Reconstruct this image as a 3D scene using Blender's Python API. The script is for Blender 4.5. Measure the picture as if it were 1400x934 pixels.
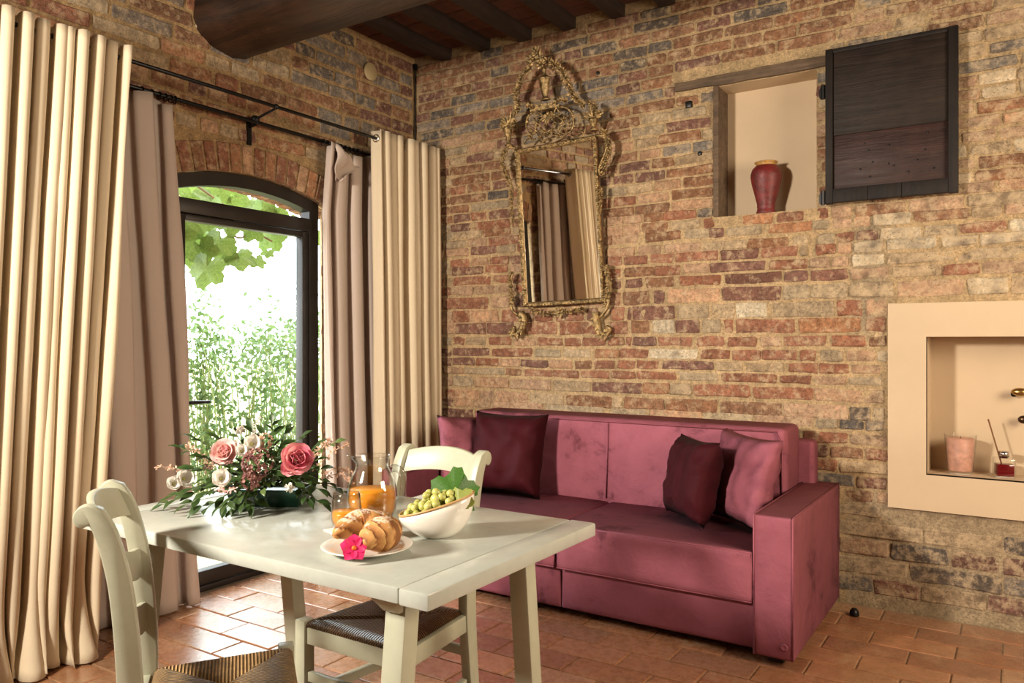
import bpy, bmesh, math, random
from mathutils import Vector, Matrix, noise
R = math.radians
rnd = random.Random(7)
scene = bpy.context.scene
for o in list(bpy.data.objects): bpy.data.objects.remove(o)
COL = scene.collection

# ------------------------------------------------------------------ camera
F_PX, CX, CY, CAM_H = 1070.0, 700.0, 467.0, 1.28
YAW = math.atan(695.0 / F_PX)
FWD = Vector((-math.sin(YAW), math.cos(YAW), 0)); RGT = Vector((math.cos(YAW), math.sin(YAW), 0)); UPV = Vector((0, 0, 1))
CAM = Vector((3.472, -4.124, CAM_H))
cd = bpy.data.cameras.new('camera'); cam = bpy.data.objects.new('camera', cd); COL.objects.link(cam)
cd.sensor_width = 36; cd.lens = F_PX / 1400 * 36; cd.clip_start = 0.05; cd.clip_end = 200
cam.location = CAM; cam.rotation_euler = (R(90), 0, YAW); scene.camera = cam
# pixel of the 1400x934 photograph -> point on a plane of the room
def ray(x, y): return FWD + RGT * ((x - CX) / F_PX) - UPV * ((y - CY) / F_PX)
def onY(x, y, Y=0.0): r = ray(x, y); return CAM + r * ((Y - CAM.y) / r.y)
def onX(x, y, X=0.0): r = ray(x, y); return CAM + r * ((X - CAM.x) / r.x)
def onZ(x, y, Z=0.0): r = ray(x, y); return CAM + r * ((Z - CAM.z) / r.z)
def atD(x, y, d): return CAM + ray(x, y) * d

# ------------------------------------------------------------------ sky, lamps, exposure
vs = scene.view_settings
scene.display_settings.display_device = 'sRGB'
vs.view_transform = 'Standard'; vs.look = 'None'; vs.gamma = 1.0; vs.use_curve_mapping = False
vs.exposure = 0.34
w = bpy.data.worlds.new('sky'); scene.world = w; w.use_nodes = True
bg = w.node_tree.nodes['Background']
bg.inputs[0].default_value = (0.86, 0.93, 1.0, 1); bg.inputs[1].default_value = 8.0

def area(name, loc, target, size, power, col, size_y=None, spread=180):
    l = bpy.data.lights.new(name, 'AREA'); l.energy = power; l.color = col; l.spread = R(spread)
    if size_y: l.shape = 'RECTANGLE'; l.size = size; l.size_y = size_y
    else: l.shape = 'DISK'; l.size = size
    o = bpy.data.objects.new(name, l); COL.objects.link(o); o.location = loc
    o.rotation_euler = (Vector(target) - Vector(loc)).to_track_quat('-Z', 'Y').to_euler()
    return o
area('lamp_light', (0.95, -4.75, 2.1), (2.2, 0, 0.95), 0.42, 88, (1.0, 0.895, 0.75), spread=125)
area('side_lamp_light', (5.2, -1.8, 1.85), (0.8, -1.3, 1.2), 1.3, 84, (1.0, 0.84, 0.63), 1.1)

# ------------------------------------------------------------------ object helpers
def link(o, parent=None):
    COL.objects.link(o)
    if parent is not None: o.parent = parent
    return o
def tag(o, label=None, cat=None, group=None, kind=None):
    if label: o['label'] = label
    if cat: o['category'] = cat
    if group: o['group'] = group
    if kind: o['kind'] = kind
    return o
def thing(name, loc, label, cat, group=None, rz=0.0):
    o = bpy.data.objects.new(name, None); o.empty_display_size = 0.05; link(o)
    o.location = loc; o.rotation_euler = (0, 0, rz)
    return tag(o, label, cat, group)
class MB:
    """collects vertices and faces, builds one mesh object"""
    def __init__(s): s.v = []; s.f = []; s.c = []
    def add(s, v, f, col=None):
        n = len(s.v); s.v += [tuple(p) for p in v]; s.f += [tuple(i + n for i in q) for q in f]
        if col is not None: s.c += [col] * len(v)
        return s
    def box(s, a, b):
        x0, y0, z0 = a; x1, y1, z1 = b
        return s.add([(x0,y0,z0),(x1,y0,z0),(x1,y1,z0),(x0,y1,z0),(x0,y0,z1),(x1,y0,z1),(x1,y1,z1),(x0,y1,z1)],
                     [(3,2,1,0),(4,5,6,7),(0,1,5,4),(1,2,6,5),(2,3,7,6),(3,0,4,7)])
    def mesh(s, name, smooth=False):
        me = bpy.data.meshes.new(name); me.from_pydata(s.v, [], s.f); me.update()
        if s.c:
            at = me.color_attributes.new('bc', 'FLOAT_COLOR', 'POINT')
            at.data.foreach_set('color', [x for c in s.c for x in c])
        if smooth: me.polygons.foreach_set('use_smooth', [True] * len(me.polygons))
        return me
    def build(s, name, mat, parent=None, smooth=False, world=False, bevel=0, seg=2, angle=35):
        """world: vertices are in room coordinates, the parent empty stands unrotated at parent.location"""
        if world and parent is not None:
            l = parent.location; s.v = [(p[0]-l.x, p[1]-l.y, p[2]-l.z) for p in s.v]
        me = s.mesh(name, smooth)
        if bevel:
            bm = bmesh.new(); bm.from_mesh(me)
            ed = [e for e in bm.edges if len(e.link_faces) == 2 and e.calc_face_angle(0) > R(angle)]
            bmesh.ops.bevel(bm, geom=ed, offset=bevel, segments=seg, profile=0.5, affect='EDGES', clamp_overlap=True)
            bm.to_mesh(me); bm.free(); smooth = True
            me.polygons.foreach_set('use_smooth', [True] * len(me.polygons))
        if smooth and bevel: me.set_sharp_from_angle(angle=R(40))
        if mat: me.materials.append(mat)
        o = bpy.data.objects.new(name, me); link(o, parent); return o
def tube(pts, rad, seg=8, cap=True, mb=None, flat=1.0):
    """tube along pts; rad a number or a list"""
    mb = mb or MB(); pts = [Vector(p) for p in pts]; n = len(pts)
    if not isinstance(rad, (list, tuple)): rad = [rad] * n
    V = []; up = None
    for i, p in enumerate(pts):
        t = (pts[min(i+1, n-1)] - pts[max(i-1, 0)])
        t = t.normalized() if t.length > 1e-9 else Vector((0,0,1))
        if up is None:
            up = Vector((0,0,1)) if abs(t.z) < 0.9 else Vector((1,0,0))
        up = (up - t * up.dot(t))
        up = up.normalized() if up.length > 1e-6 else t.orthogonal().normalized()
        s = t.cross(up)
        for k in range(seg):
            a = 2 * math.pi * k / seg
            V.append(p + (up * math.cos(a) + s * math.sin(a) * flat) * rad[i])
    Fc = [(i*seg+k, i*seg+(k+1) % seg, (i+1)*seg+(k+1) % seg, (i+1)*seg+k) for i in range(n-1) for k in range(seg)]
    if cap: Fc += [tuple(range(seg-1, -1, -1)), tuple((n-1)*seg+k for k in range(seg))]
    return mb.add(V, Fc)
def lathe(prof, seg=32, center=(0,0,0), mb=None, sx=1.0, sy=1.0):
    mb = mb or MB(); V = []; c = Vector(center)
    for r, z in prof:
        for k in range(seg):
            a = 2*math.pi*k/seg; V.append((c.x + r*math.cos(a)*sx, c.y + r*math.sin(a)*sy, c.z + z))
    n = len(prof)
    Fc = [(i*seg+k, i*seg+(k+1) % seg, (i+1)*seg+(k+1) % seg, (i+1)*seg+k) for i in range(n-1) for k in range(seg)]
    if prof[0][0] > 1e-6: Fc.append(tuple(range(seg-1, -1, -1)))
    if prof[-1][0] > 1e-6: Fc.append(tuple((n-1)*seg+k for k in range(seg)))
    return mb.add(V, Fc)
def ball(c, r, mb=None, seg=10, rings=7, sc=(1,1,1), jit=0.0):
    mb = mb or MB(); c = Vector(c); V = [(c.x, c.y, c.z - r*sc[2])]
    for i in range(1, rings):
        a = math.pi * i / rings
        for k in range(seg):
            b = 2*math.pi*k/seg; q = r * (1 + (rnd.uniform(-jit, jit) if jit else 0))
            V.append((c.x + q*sc[0]*math.sin(a)*math.cos(b), c.y + q*sc[1]*math.sin(a)*math.sin(b), c.z - q*sc[2]*math.cos(a)))
    V.append((c.x, c.y, c.z + r*sc[2])); L = len(V) - 1
    Fc = [(0, 1+(k+1) % seg, 1+k) for k in range(seg)]
    Fc += [(1+i*seg+k, 1+i*seg+(k+1) % seg, 1+(i+1)*seg+(k+1) % seg, 1+(i+1)*seg+k) for i in range(rings-2) for k in range(seg)]
    b0 = 1 + (rings-2)*seg
    Fc += [(b0+k, b0+(k+1) % seg, L) for k in range(seg)]
    return mb.add(V, Fc)
def spline(pts, n=8):
    """Catmull-Rom through pts (tuples of any length)"""
    out = []; P = [pts[0]] + list(pts) + [pts[-1]]
    for i in range(1, len(P) - 2):
        for k in range(n):
            t = k / n; a, b, c, d = P[i-1], P[i], P[i+1], P[i+2]
            out.append(tuple(0.5*((2*b[j]) + (-a[j]+c[j])*t + (2*a[j]-5*b[j]+4*c[j]-d[j])*t*t + (-a[j]+3*b[j]-3*c[j]+d[j])*t**3) for j in range(len(b))))
    out.append(tuple(pts[-1])); return out
def extrude_outline(out, axis_pts, mb=None):
    """out: closed outline as list of Vector at side A, axis_pts: same at side B"""
    mb = mb or MB(); n = len(out)
    return mb.add(list(out) + list(axis_pts), [tuple(range(n-1, -1, -1)), tuple(range(n, 2*n))] + [(k, (k+1) % n, n+(k+1) % n, n+k) for k in range(n)])
def copy_tree(o, parent=None):
    c = o.copy(); link(c, parent)
    for ch in [x for x in bpy.data.objects if x.parent == o and x != c]: copy_tree(ch, c)
    return c

# ------------------------------------------------------------------ materials
def nm(name):
    m = bpy.data.materials.new(name); m.use_nodes = True
    nt = m.node_tree; return m, nt, nt.nodes['Principled BSDF']
def N(nt, kind, **kw):
    n = nt.nodes.new(kind)
    for k, v in kw.items():
        if k.startswith('i_'): n.inputs[k[2:]].default_value = v
        else: setattr(n, k, v)
    return n
def noise_n(nt, scale, detail=4, rough=0.55, vec=None, dist=0.0):
    n = N(nt, 'ShaderNodeTexNoise'); n.inputs['Scale'].default_value = scale; n.inputs['Detail'].default_value = detail
    n.inputs['Roughness'].default_value = rough; n.inputs['Distortion'].default_value = dist
    if vec is not None: nt.links.new(vec, n.inputs['Vector'])
    return n
def ramp(nt, src, stops):
    n = N(nt, 'ShaderNodeValToRGB'); cr = n.color_ramp
    while len(cr.elements) > 1: cr.elements.remove(cr.elements[-1])
    for i, (p, c) in enumerate(stops):
        e = cr.elements[0] if i == 0 else cr.elements.new(p)
        e.position = p; e.color = (*c, 1) if len(c) == 3 else c
    nt.links.new(src, n.inputs[0]); return n
def mixc(nt, a, b, fac, mode='MIX'):
    n = N(nt, 'ShaderNodeMix', data_type='RGBA', blend_type=mode)
    for sock, v in ((n.inputs[0], fac), (n.inputs[6], a), (n.inputs[7], b)):
        if hasattr(v, 'is_linked'): nt.links.new(v, sock)
        elif isinstance(v, (int, float)): sock.default_value = v
        else: sock.default_value = (*v, 1)
    return n.outputs[2]
def bump(nt, bs, h, strength=0.3, dist=0.01, prev=None):
    b = N(nt, 'ShaderNodeBump'); b.inputs['Strength'].default_value = strength; b.inputs['Distance'].default_value = dist
    nt.links.new(h, b.inputs['Height'])
    if prev is not None: nt.links.new(prev, b.inputs['Normal'])
    nt.links.new(b.outputs[0], bs.inputs['Normal']); return b.outputs[0]
def coords(nt, kind='Object'): return N(nt, 'ShaderNodeTexCoord').outputs[kind]
G3 = lambda v: (v, v, v)
def plain(name, col, rough=0.5, metal=0.0, nscale=0, namt=0.25, bscale=0, bamt=0.2, spec=0.5, sheen=0, trans=0, coat=0, sss=0):
    m, nt, bs = nm(name); vec = coords(nt)
    bs.inputs['Base Color'].default_value = (*col, 1); bs.inputs['Roughness'].default_value = rough
    bs.inputs['Metallic'].default_value = metal; bs.inputs['Specular IOR Level'].default_value = spec
    if sheen: bs.inputs['Sheen Weight'].default_value = sheen; bs.inputs['Sheen Roughness'].default_value = 0.35; bs.inputs['Sheen Tint'].default_value = (*[min(1, c*2.2+.05) for c in col], 1)
    if trans: bs.inputs['Transmission Weight'].default_value = trans
    if coat: bs.inputs['Coat Weight'].default_value = coat; bs.inputs['Coat Roughness'].default_value = 0.1
    if sss: bs.inputs['Subsurface Weight'].default_value = sss; bs.inputs['Subsurface Radius'].default_value = (0.02, 0.01, 0.006); bs.inputs['Subsurface Scale'].default_value = 0.5
    if nscale:
        n = noise_n(nt, nscale, 5, 0.6, vec)
        r = ramp(nt, n.outputs[0], [(0.3, tuple(c*(1-namt) for c in col)), (0.7, tuple(min(1, c*(1+namt)) for c in col))])
        nt.links.new(r.outputs[0], bs.inputs['Base Color'])
    if bscale: bump(nt, bs, noise_n(nt, bscale, 4, 0.6, vec).outputs[0], bamt)
    return m
def two_sided_leaf(name, c1, c2, scale=8, transl=0.45):
    m, nt, bs = nm(name); vec = coords(nt)
    r = ramp(nt, noise_n(nt, scale, 3, 0.5, vec).outputs[0], [(0.3, c1), (0.7, c2)])
    nt.links.new(r.outputs[0], bs.inputs['Base Color']); bs.inputs['Roughness'].default_value = 0.45
    t = N(nt, 'ShaderNodeBsdfTranslucent'); nt.links.new(r.outputs[0], t.inputs['Color'])
    mx = N(nt, 'ShaderNodeMixShader'); mx.inputs[0].default_value = transl
    nt.links.new(bs.outputs[0], mx.inputs[1]); nt.links.new(t.outputs[0], mx.inputs[2])
    nt.links.new(mx.outputs[0], nt.nodes['Material Output'].inputs['Surface']); return m
def thin_glass(name, tint=(1,1,1), gloss=1.0, rough=0.0, edge=None):
    m, nt, bs = nm(name); nt.nodes.remove(bs)
    fr = N(nt, 'ShaderNodeFresnel'); ge = N(nt, 'ShaderNodeNewGeometry')      # same reflectance from both sides of the thin wall
    io = N(nt, 'ShaderNodeMath', operation='MULTIPLY_ADD'); io.inputs[1].default_value = 1/1.45 - 1.45; io.inputs[2].default_value = 1.45
    nt.links.new(ge.outputs['Backfacing'], io.inputs[0]); nt.links.new(io.outputs[0], fr.inputs['IOR'])
    mu = N(nt, 'ShaderNodeMath', operation='MULTIPLY'); mu.inputs[1].default_value = gloss; nt.links.new(fr.outputs[0], mu.inputs[0])
    t = N(nt, 'ShaderNodeBsdfTransparent'); t.inputs[0].default_value = (*tint, 1)
    if edge is not None:                                     # light crosses more glass where the wall turns away
        lw = N(nt, 'ShaderNodeLayerWeight'); lw.inputs['Blend'].default_value = 0.25
        nt.links.new(mixc(nt, tint, edge, lw.outputs['Facing']), t.inputs[0])
    g = N(nt, 'ShaderNodeBsdfGlossy'); g.inputs['Roughness'].default_value = rough
    mx = N(nt, 'ShaderNodeMixShader'); nt.links.new(mu.outputs[0], mx.inputs[0])
    nt.links.new(t.outputs[0], mx.inputs[1]); nt.links.new(g.outputs[0], mx.inputs[2])
    nt.links.new(mx.outputs[0], nt.nodes['Material Output'].inputs['Surface']); return m

MORTAR = (0.56, 0.395, 0.22)
def brick_mat(name, smear=0.52, stain=0.5):
    m, nt, bs = nm(name); vec = coords(nt)
    at = N(nt, 'ShaderNodeAttribute', attribute_name='bc')
    v0 = ramp(nt, noise_n(nt, 11, 3, 0.5, vec).outputs[0], [(0.3, G3(0.80)), (0.7, G3(1.18))])
    c = mixc(nt, at.outputs[0], v0.outputs[0], 1.0, 'MULTIPLY')
    v1 = ramp(nt, noise_n(nt, 52, 9, 0.75, vec).outputs[0], [(0.30, G3(0.45)), (0.5, G3(1.0)), (0.70, G3(1.7))])
    c = mixc(nt, c, v1.outputs[0], 1.0, 'MULTIPLY')
    s2 = ramp(nt, noise_n(nt, 13, 9, 0.72, vec).outputs[0], [(stain, G3(0)), (stain + 0.13, G3(0.7))])       # sooty stains
    c = mixc(nt, c, (0.085, 0.058, 0.045), s2.outputs[0])
    s3 = ramp(nt, noise_n(nt, 20, 10, 0.74, vec).outputs[0], [(smear, G3(0)), (smear + 0.14, G3(0.72))])  # lime smeared over the faces
    c = mixc(nt, c, (0.56, 0.42, 0.26), s3.outputs[0])
    sp = ramp(nt, noise_n(nt, 120, 5, 0.7, vec).outputs[0], [(0.33, G3(0.3)), (0.43, G3(1))])          # pits as dark specks, their shade put into the colour
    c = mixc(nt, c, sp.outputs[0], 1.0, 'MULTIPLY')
    nt.links.new(c, bs.inputs['Base Color']); bs.inputs['Roughness'].default_value = 0.85
    bs.inputs['Specular IOR Level'].default_value = 0.25
    b = bump(nt, bs, noise_n(nt, 40, 10, 0.75, vec).outputs[0], 0.7, 0.014)
    bump(nt, bs, noise_n(nt, 170, 4, 0.6, vec).outputs[0], 0.5, 0.004, b); return m
def mortar_mat(name):
    m, nt, bs = nm(name); vec = coords(nt)
    at = N(nt, 'ShaderNodeAttribute', attribute_name='bc')
    v1 = ramp(nt, noise_n(nt, 20, 10, 0.74, vec).outputs[0], [(0.30, G3(0.55)), (0.5, G3(1.0)), (0.72, G3(1.45))])
    c = mixc(nt, at.outputs[0], v1.outputs[0], 1.0, 'MULTIPLY')
    v2 = ramp(nt, noise_n(nt, 95, 7, 0.75, vec).outputs[0], [(0.32, G3(0.5)), (0.5, G3(1.0)), (0.7, G3(1.4))])
    c = mixc(nt, c, v2.outputs[0], 1.0, 'MULTIPLY')
    nt.links.new(c, bs.inputs['Base Color']); bs.inputs['Roughness'].default_value = 0.95; bs.inputs['Specular IOR Level'].default_value = 0.15
    b = bump(nt, bs, noise_n(nt, 30, 10, 0.78, vec).outputs[0], 0.9, 0.024)
    bump(nt, bs, noise_n(nt, 150, 4, 0.7, vec).outputs[0], 0.6, 0.006, b); return m
def tile_mat(name):
    m, nt, bs = nm(name); vec = coords(nt)
    at = N(nt, 'ShaderNodeAttribute', attribute_name='bc')
    v1 = ramp(nt, noise_n(nt, 14, 7, 0.7, vec).outputs[0], [(0.2, G3(0.62)), (0.5, G3(1.0)), (0.8, G3(1.25))])
    c = mixc(nt, at.outputs[0], v1.outputs[0], 1.0, 'MULTIPLY')
    s = ramp(nt, noise_n(nt, 5, 6, 0.7, vec, .5).outputs[0], [(0.52, G3(0)), (0.7, G3(0.55))])
    c = mixc(nt, c, (0.46, 0.29, 0.16), s.outputs[0])
    nt.links.new(c, bs.inputs['Base Color'])
    r = ramp(nt, noise_n(nt, 30, 5, 0.7, vec).outputs[0], [(0.3, G3(0.16)), (0.7, G3(0.40))])
    nt.links.new(r.outputs[0], bs.inputs['Roughness']); bs.inputs['Coat Weight'].default_value = 0.8; bs.inputs['Coat Roughness'].default_value = 0.24
    bump(nt, bs, noise_n(nt, 45, 6, 0.7, vec).outputs[0], 0.16, 0.006); return m
def wood_mat(name, c1, c2, axis='X', rough=0.6, scale=1.0, bamt=0.5, spec=0.4):
    m, nt, bs = nm(name); vec = coords(nt)
    mp = N(nt, 'ShaderNodeMapping'); nt.links.new(vec, mp.inputs[0])
    s = {'X': (2, 28, 28), 'Y': (28, 2, 28), 'Z': (28, 28, 2)}[axis]
    mp.inputs['Scale'].default_value = tuple(k * scale for k in s)
    n = noise_n(nt, 1.0, 8, 0.68, mp.outputs[0], 0.7)
    r = ramp(nt, n.outputs[0], [(0.25, c1), (0.75, c2)])
    n2 = noise_n(nt, 6, 5, 0.7, vec); v = ramp(nt, n2.outputs[0], [(0.3, G3(0.55)), (0.7, G3(1.25))])
    nt.links.new(mixc(nt, r.outputs[0], v.outputs[0], 1.0, 'MULTIPLY'), bs.inputs['Base Color'])
    bs.inputs['Roughness'].default_value = rough; bs.inputs['Specular IOR Level'].default_value = spec
    bump(nt, bs, n.outputs[0], bamt, 0.008); return m
def velvet_mat(name, col, dark, sheen, nap=(0.0, 0.82, -0.12)):
    """pile brushed this way and that: patches of nap"""
    m, nt, bs = nm(name); vec = coords(nt)
    n = noise_n(nt, 3.6, 7, 0.66, vec, 0.25)
    r = ramp(nt, n.outputs[0], [(0.35, tuple(a*.2+b*.8 for a, b in zip(col, dark))), (0.43, tuple(a*.8+b*.2 for a, b in zip(col, dark))), (0.55, col), (0.8, tuple(min(1, c*1.12) for c in col))])
    nt.links.new(r.outputs[0], bs.inputs['Base Color'])
    bs.inputs['Roughness'].default_value = 0.75; bs.inputs['Specular IOR Level'].default_value = 0.15
    bs.inputs['Sheen Weight'].default_value = sheen; bs.inputs['Sheen Roughness'].default_value = 0.32
    bs.inputs['Sheen Tint'].default_value = (*[min(1, c*1.6+.06) for c in col], 1)
    # the pile leans towards the wall, so the fibres answer the light a little tilted
    ge = N(nt, 'ShaderNodeNewGeometry'); VM = lambda op: N(nt, 'ShaderNodeVectorMath', operation=op)
    dt = VM('DOT_PRODUCT'); dt.inputs[1].default_value = nap; nt.links.new(ge.outputs['Normal'], dt.inputs[0])
    sc = VM('SCALE'); nt.links.new(ge.outputs['Normal'], sc.inputs[0]); nt.links.new(dt.outputs['Value'], sc.inputs['Scale'])
    tg = VM('SUBTRACT'); tg.inputs[0].default_value = nap; nt.links.new(sc.outputs[0], tg.inputs[1])
    av = VM('ADD'); nt.links.new(ge.outputs['Normal'], av.inputs[0]); nt.links.new(tg.outputs[0], av.inputs[1])
    nv = VM('NORMALIZE'); nt.links.new(av.outputs[0], nv.inputs[0])
    bump(nt, bs, noise_n(nt, 11, 5, 0.6, vec, 0.8).outputs[0], 0.25, 0.02, nv.outputs[0]); return m
def paint_mat(name, col, rough=0.38, wear=0.62):
    m, nt, bs = nm(name); vec = coords(nt)
    v = ramp(nt, noise_n(nt, 7, 6, 0.7, vec).outputs[0], [(0.25, tuple(c*0.82 for c in col)), (0.6, col), (0.85, tuple(min(1, c*1.08) for c in col))])
    w_ = ramp(nt, noise_n(nt, 26, 8, 0.8, vec, 0.5).outputs[0], [(wear, G3(0)), (wear + 0.07, G3(0.7))])
    c = mixc(nt, v.outputs[0], (0.36, 0.26, 0.14), w_.outputs[0])
    nt.links.new(c, bs.inputs['Base Color']); bs.inputs['Roughness'].default_value = rough
    bump(nt, bs, noise_n(nt, 34, 5, 0.6, vec).outputs[0], 0.05, 0.004); return m
def cloth_mat(name, col, transl=0.12):
    m, nt, bs = nm(name); vec = coords(nt)
    v = ramp(nt, noise_n(nt, 3, 4, 0.6, vec).outputs[0], [(0.3, tuple(c*0.95 for c in col)), (0.7, col)])
    nt.links.new(v.outputs[0], bs.inputs['Base Color']); bs.inputs['Roughness'].default_value = 0.9
    bs.inputs['Specular IOR Level'].default_value = 0.1; bs.inputs['Sheen Weight'].default_value = 0.1
    b = bump(nt, bs, noise_n(nt, 16, 4, 0.6, vec).outputs[0], 0.10, 0.02)
    bump(nt, bs, noise_n(nt, 420, 2, 0.5, vec).outputs[0], 0.2, 0.002, b)
    t = N(nt, 'ShaderNodeBsdfTranslucent'); nt.links.new(v.outputs[0], t.inputs['Color'])
    mx = N(nt, 'ShaderNodeMixShader'); mx.inputs[0].default_value = transl
    nt.links.new(bs.outputs[0], mx.inputs[1]); nt.links.new(t.outputs[0], mx.inputs[2])
    nt.links.new(mx.outputs[0], nt.nodes['Material Output'].inputs['Surface']); return m
def rush_mat(name, c1, c2, rough):
    m, nt, bs = nm(name); vec = coords(nt)
    at = N(nt, 'ShaderNodeAttribute', attribute_name='strand')
    mu = N(nt, 'ShaderNodeMath', operation='MULTIPLY'); mu.inputs[1].default_value = 2*math.pi*66; nt.links.new(at.outputs['Fac'], mu.inputs[0])
    sn = N(nt, 'ShaderNodeMath', operation='SINE'); nt.links.new(mu.outputs[0], sn.inputs[0])
    ad = N(nt, 'ShaderNodeMath', operation='MULTIPLY_ADD'); ad.inputs[1].default_value = 0.5; ad.inputs[2].default_value = 0.5; nt.links.new(sn.outputs[0], ad.inputs[0])
    r = ramp(nt, ad.outputs[0], [(0.0, tuple(c*0.35 for c in c1)), (0.45, c1), (1.0, c2)])
    v = ramp(nt, noise_n(nt, 40, 5, 0.7, vec).outputs[0], [(0.3, G3(0.6)), (0.7, G3(1.25))])
    nt.links.new(mixc(nt, r.outputs[0], v.outputs[0], 1.0, 'MULTIPLY'), bs.inputs['Base Color'])
    bs.inputs['Roughness'].default_value = rough
    bump(nt, bs, ad.outputs[0], 1.0, 0.012); return m

M = {}
M['brick'] = brick_mat('old_brick', 0.495, 0.555); M['brick_eroded'] = brick_mat('eroded_brick', 0.455, 0.50)
M['mortar'] = mortar_mat('lime_mortar'); M['tile'] = tile_mat('terracotta_tile')
M['grout'] = plain('floor_grout', (0.27, 0.18, 0.105), 0.9, nscale=30, bscale=60)
M['ceil_tile'] = plain('ceiling_terracotta', (0.09, 0.030, 0.016), 0.9, nscale=12, namt=0.4, bscale=40)
M['ceil_joint'] = plain('ceiling_mortar', (0.17, 0.09, 0.05), 0.95, nscale=20)
M['beam'] = wood_mat('old_beam', (0.005, 0.003, 0.002), (0.050, 0.019, 0.007), 'X', 0.45, 0.55, 1.0)
M['joist'] = wood_mat('dark_joist', (0.012, 0.007, 0.005), (0.04, 0.02, 0.012), 'Y', 0.7, 1.0, 0.5)
M['iron'] = plain('black_iron', (0.012, 0.011, 0.011), 0.38, 0.6)
M['frame_metal'] = plain('brown_frame_metal', (0.026, 0.020, 0.016), 0.42, 0.3, nscale=8)
M['cream'] = cloth_mat('cream_curtain_cloth', (0.79, 0.665, 0.48), 0.10)
M['beige'] = cloth_mat('beige_curtain_cloth', (0.68, 0.57, 0.50), 0.24)
M['plaster'] = plain('cream_plaster', (0.54, 0.41, 0.27), 0.75, nscale=3, namt=0.05, bscale=30, bamt=0.05)
M['room_plaster'] = plain('room_plaster', (0.62, 0.46, 0.29), 0.9, nscale=3, namt=0.1)
M['steel'] = plain('steel', (0.6, 0.58, 0.55), 0.25, 1.0)
M['brass'] = plain('brass', (0.42, 0.27, 0.10), 0.3, 1.0)
M['gilt'] = plain('antique_gilt', (0.30, 0.205, 0.095), 0.36, 0.85, nscale=45, namt=0.85, bscale=90, bamt=0.6)
M['mirror'] = plain('mirror_silver', (0.90, 0.86, 0.78), 0.015, 1.0)
M['shutter_dark'] = wood_mat('shutter_upper_wood', (0.007, 0.0045, 0.0035), (0.030, 0.017, 0.011), 'X', 0.55, 1.4, 0.5, 0.25)
M['shutter_red'] = wood_mat('shutter_lower_wood', (0.017, 0.008, 0.007), (0.055, 0.024, 0.019), 'X', 0.5, 1.4, 0.5, 0.3)
M['shutter_frame'] = wood_mat('shutter_frame_wood', (0.005, 0.004, 0.0035), (0.020, 0.013, 0.010), 'Z', 0.6, 1.4, 0.5, 0.25)
M['old_wood'] = wood_mat('weathered_wood', (0.055, 0.036, 0.022), (0.20, 0.13, 0.08), 'X', 0.75, 1.2, 0.6)
M['mauve'] = velvet_mat('mauve_velvet', (0.315, 0.094, 0.128), (0.10, 0.024, 0.038), 0.04)
M['burgundy'] = velvet_mat('burgundy_velvet', (0.046, 0.0028, 0.0058), (0.018, 0.0014, 0.003), 0.03)
M['paint'] = paint_mat('sage_cream_paint', (0.43, 0.435, 0.33))
M['table_paint'] = paint_mat('pale_table_paint', (0.47, 0.495, 0.445), 0.20, 0.68)
M['rush_light'] = rush_mat('straw_rush', (0.42, 0.24, 0.09), (0.66, 0.42, 0.19), 0.6)
M['rush_shaded'] = rush_mat('shaded_rush', (0.10, 0.042, 0.013), (0.22, 0.10, 0.035), 0.28)  # glossier copy of the rush, shade under the table put into its colour
M['glass'] = thin_glass('clear_glass'); M['jug_glass'] = thin_glass('jug_glass', (0.97, 0.975, 0.97), 2.0, 0.02, (0.60, 0.61, 0.60)); M['handle_glass'] = thin_glass('handle_glass', (0.93, 0.94, 0.94), 2.6, 0.03, (0.22, 0.24, 0.24)); M['pane'] = thin_glass('window_pane', (0.97, 0.985, 0.97), 0.7)
M['ceramic'] = plain('white_ceramic', (0.80, 0.77, 0.70), 0.18, coat=0.4)
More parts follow.
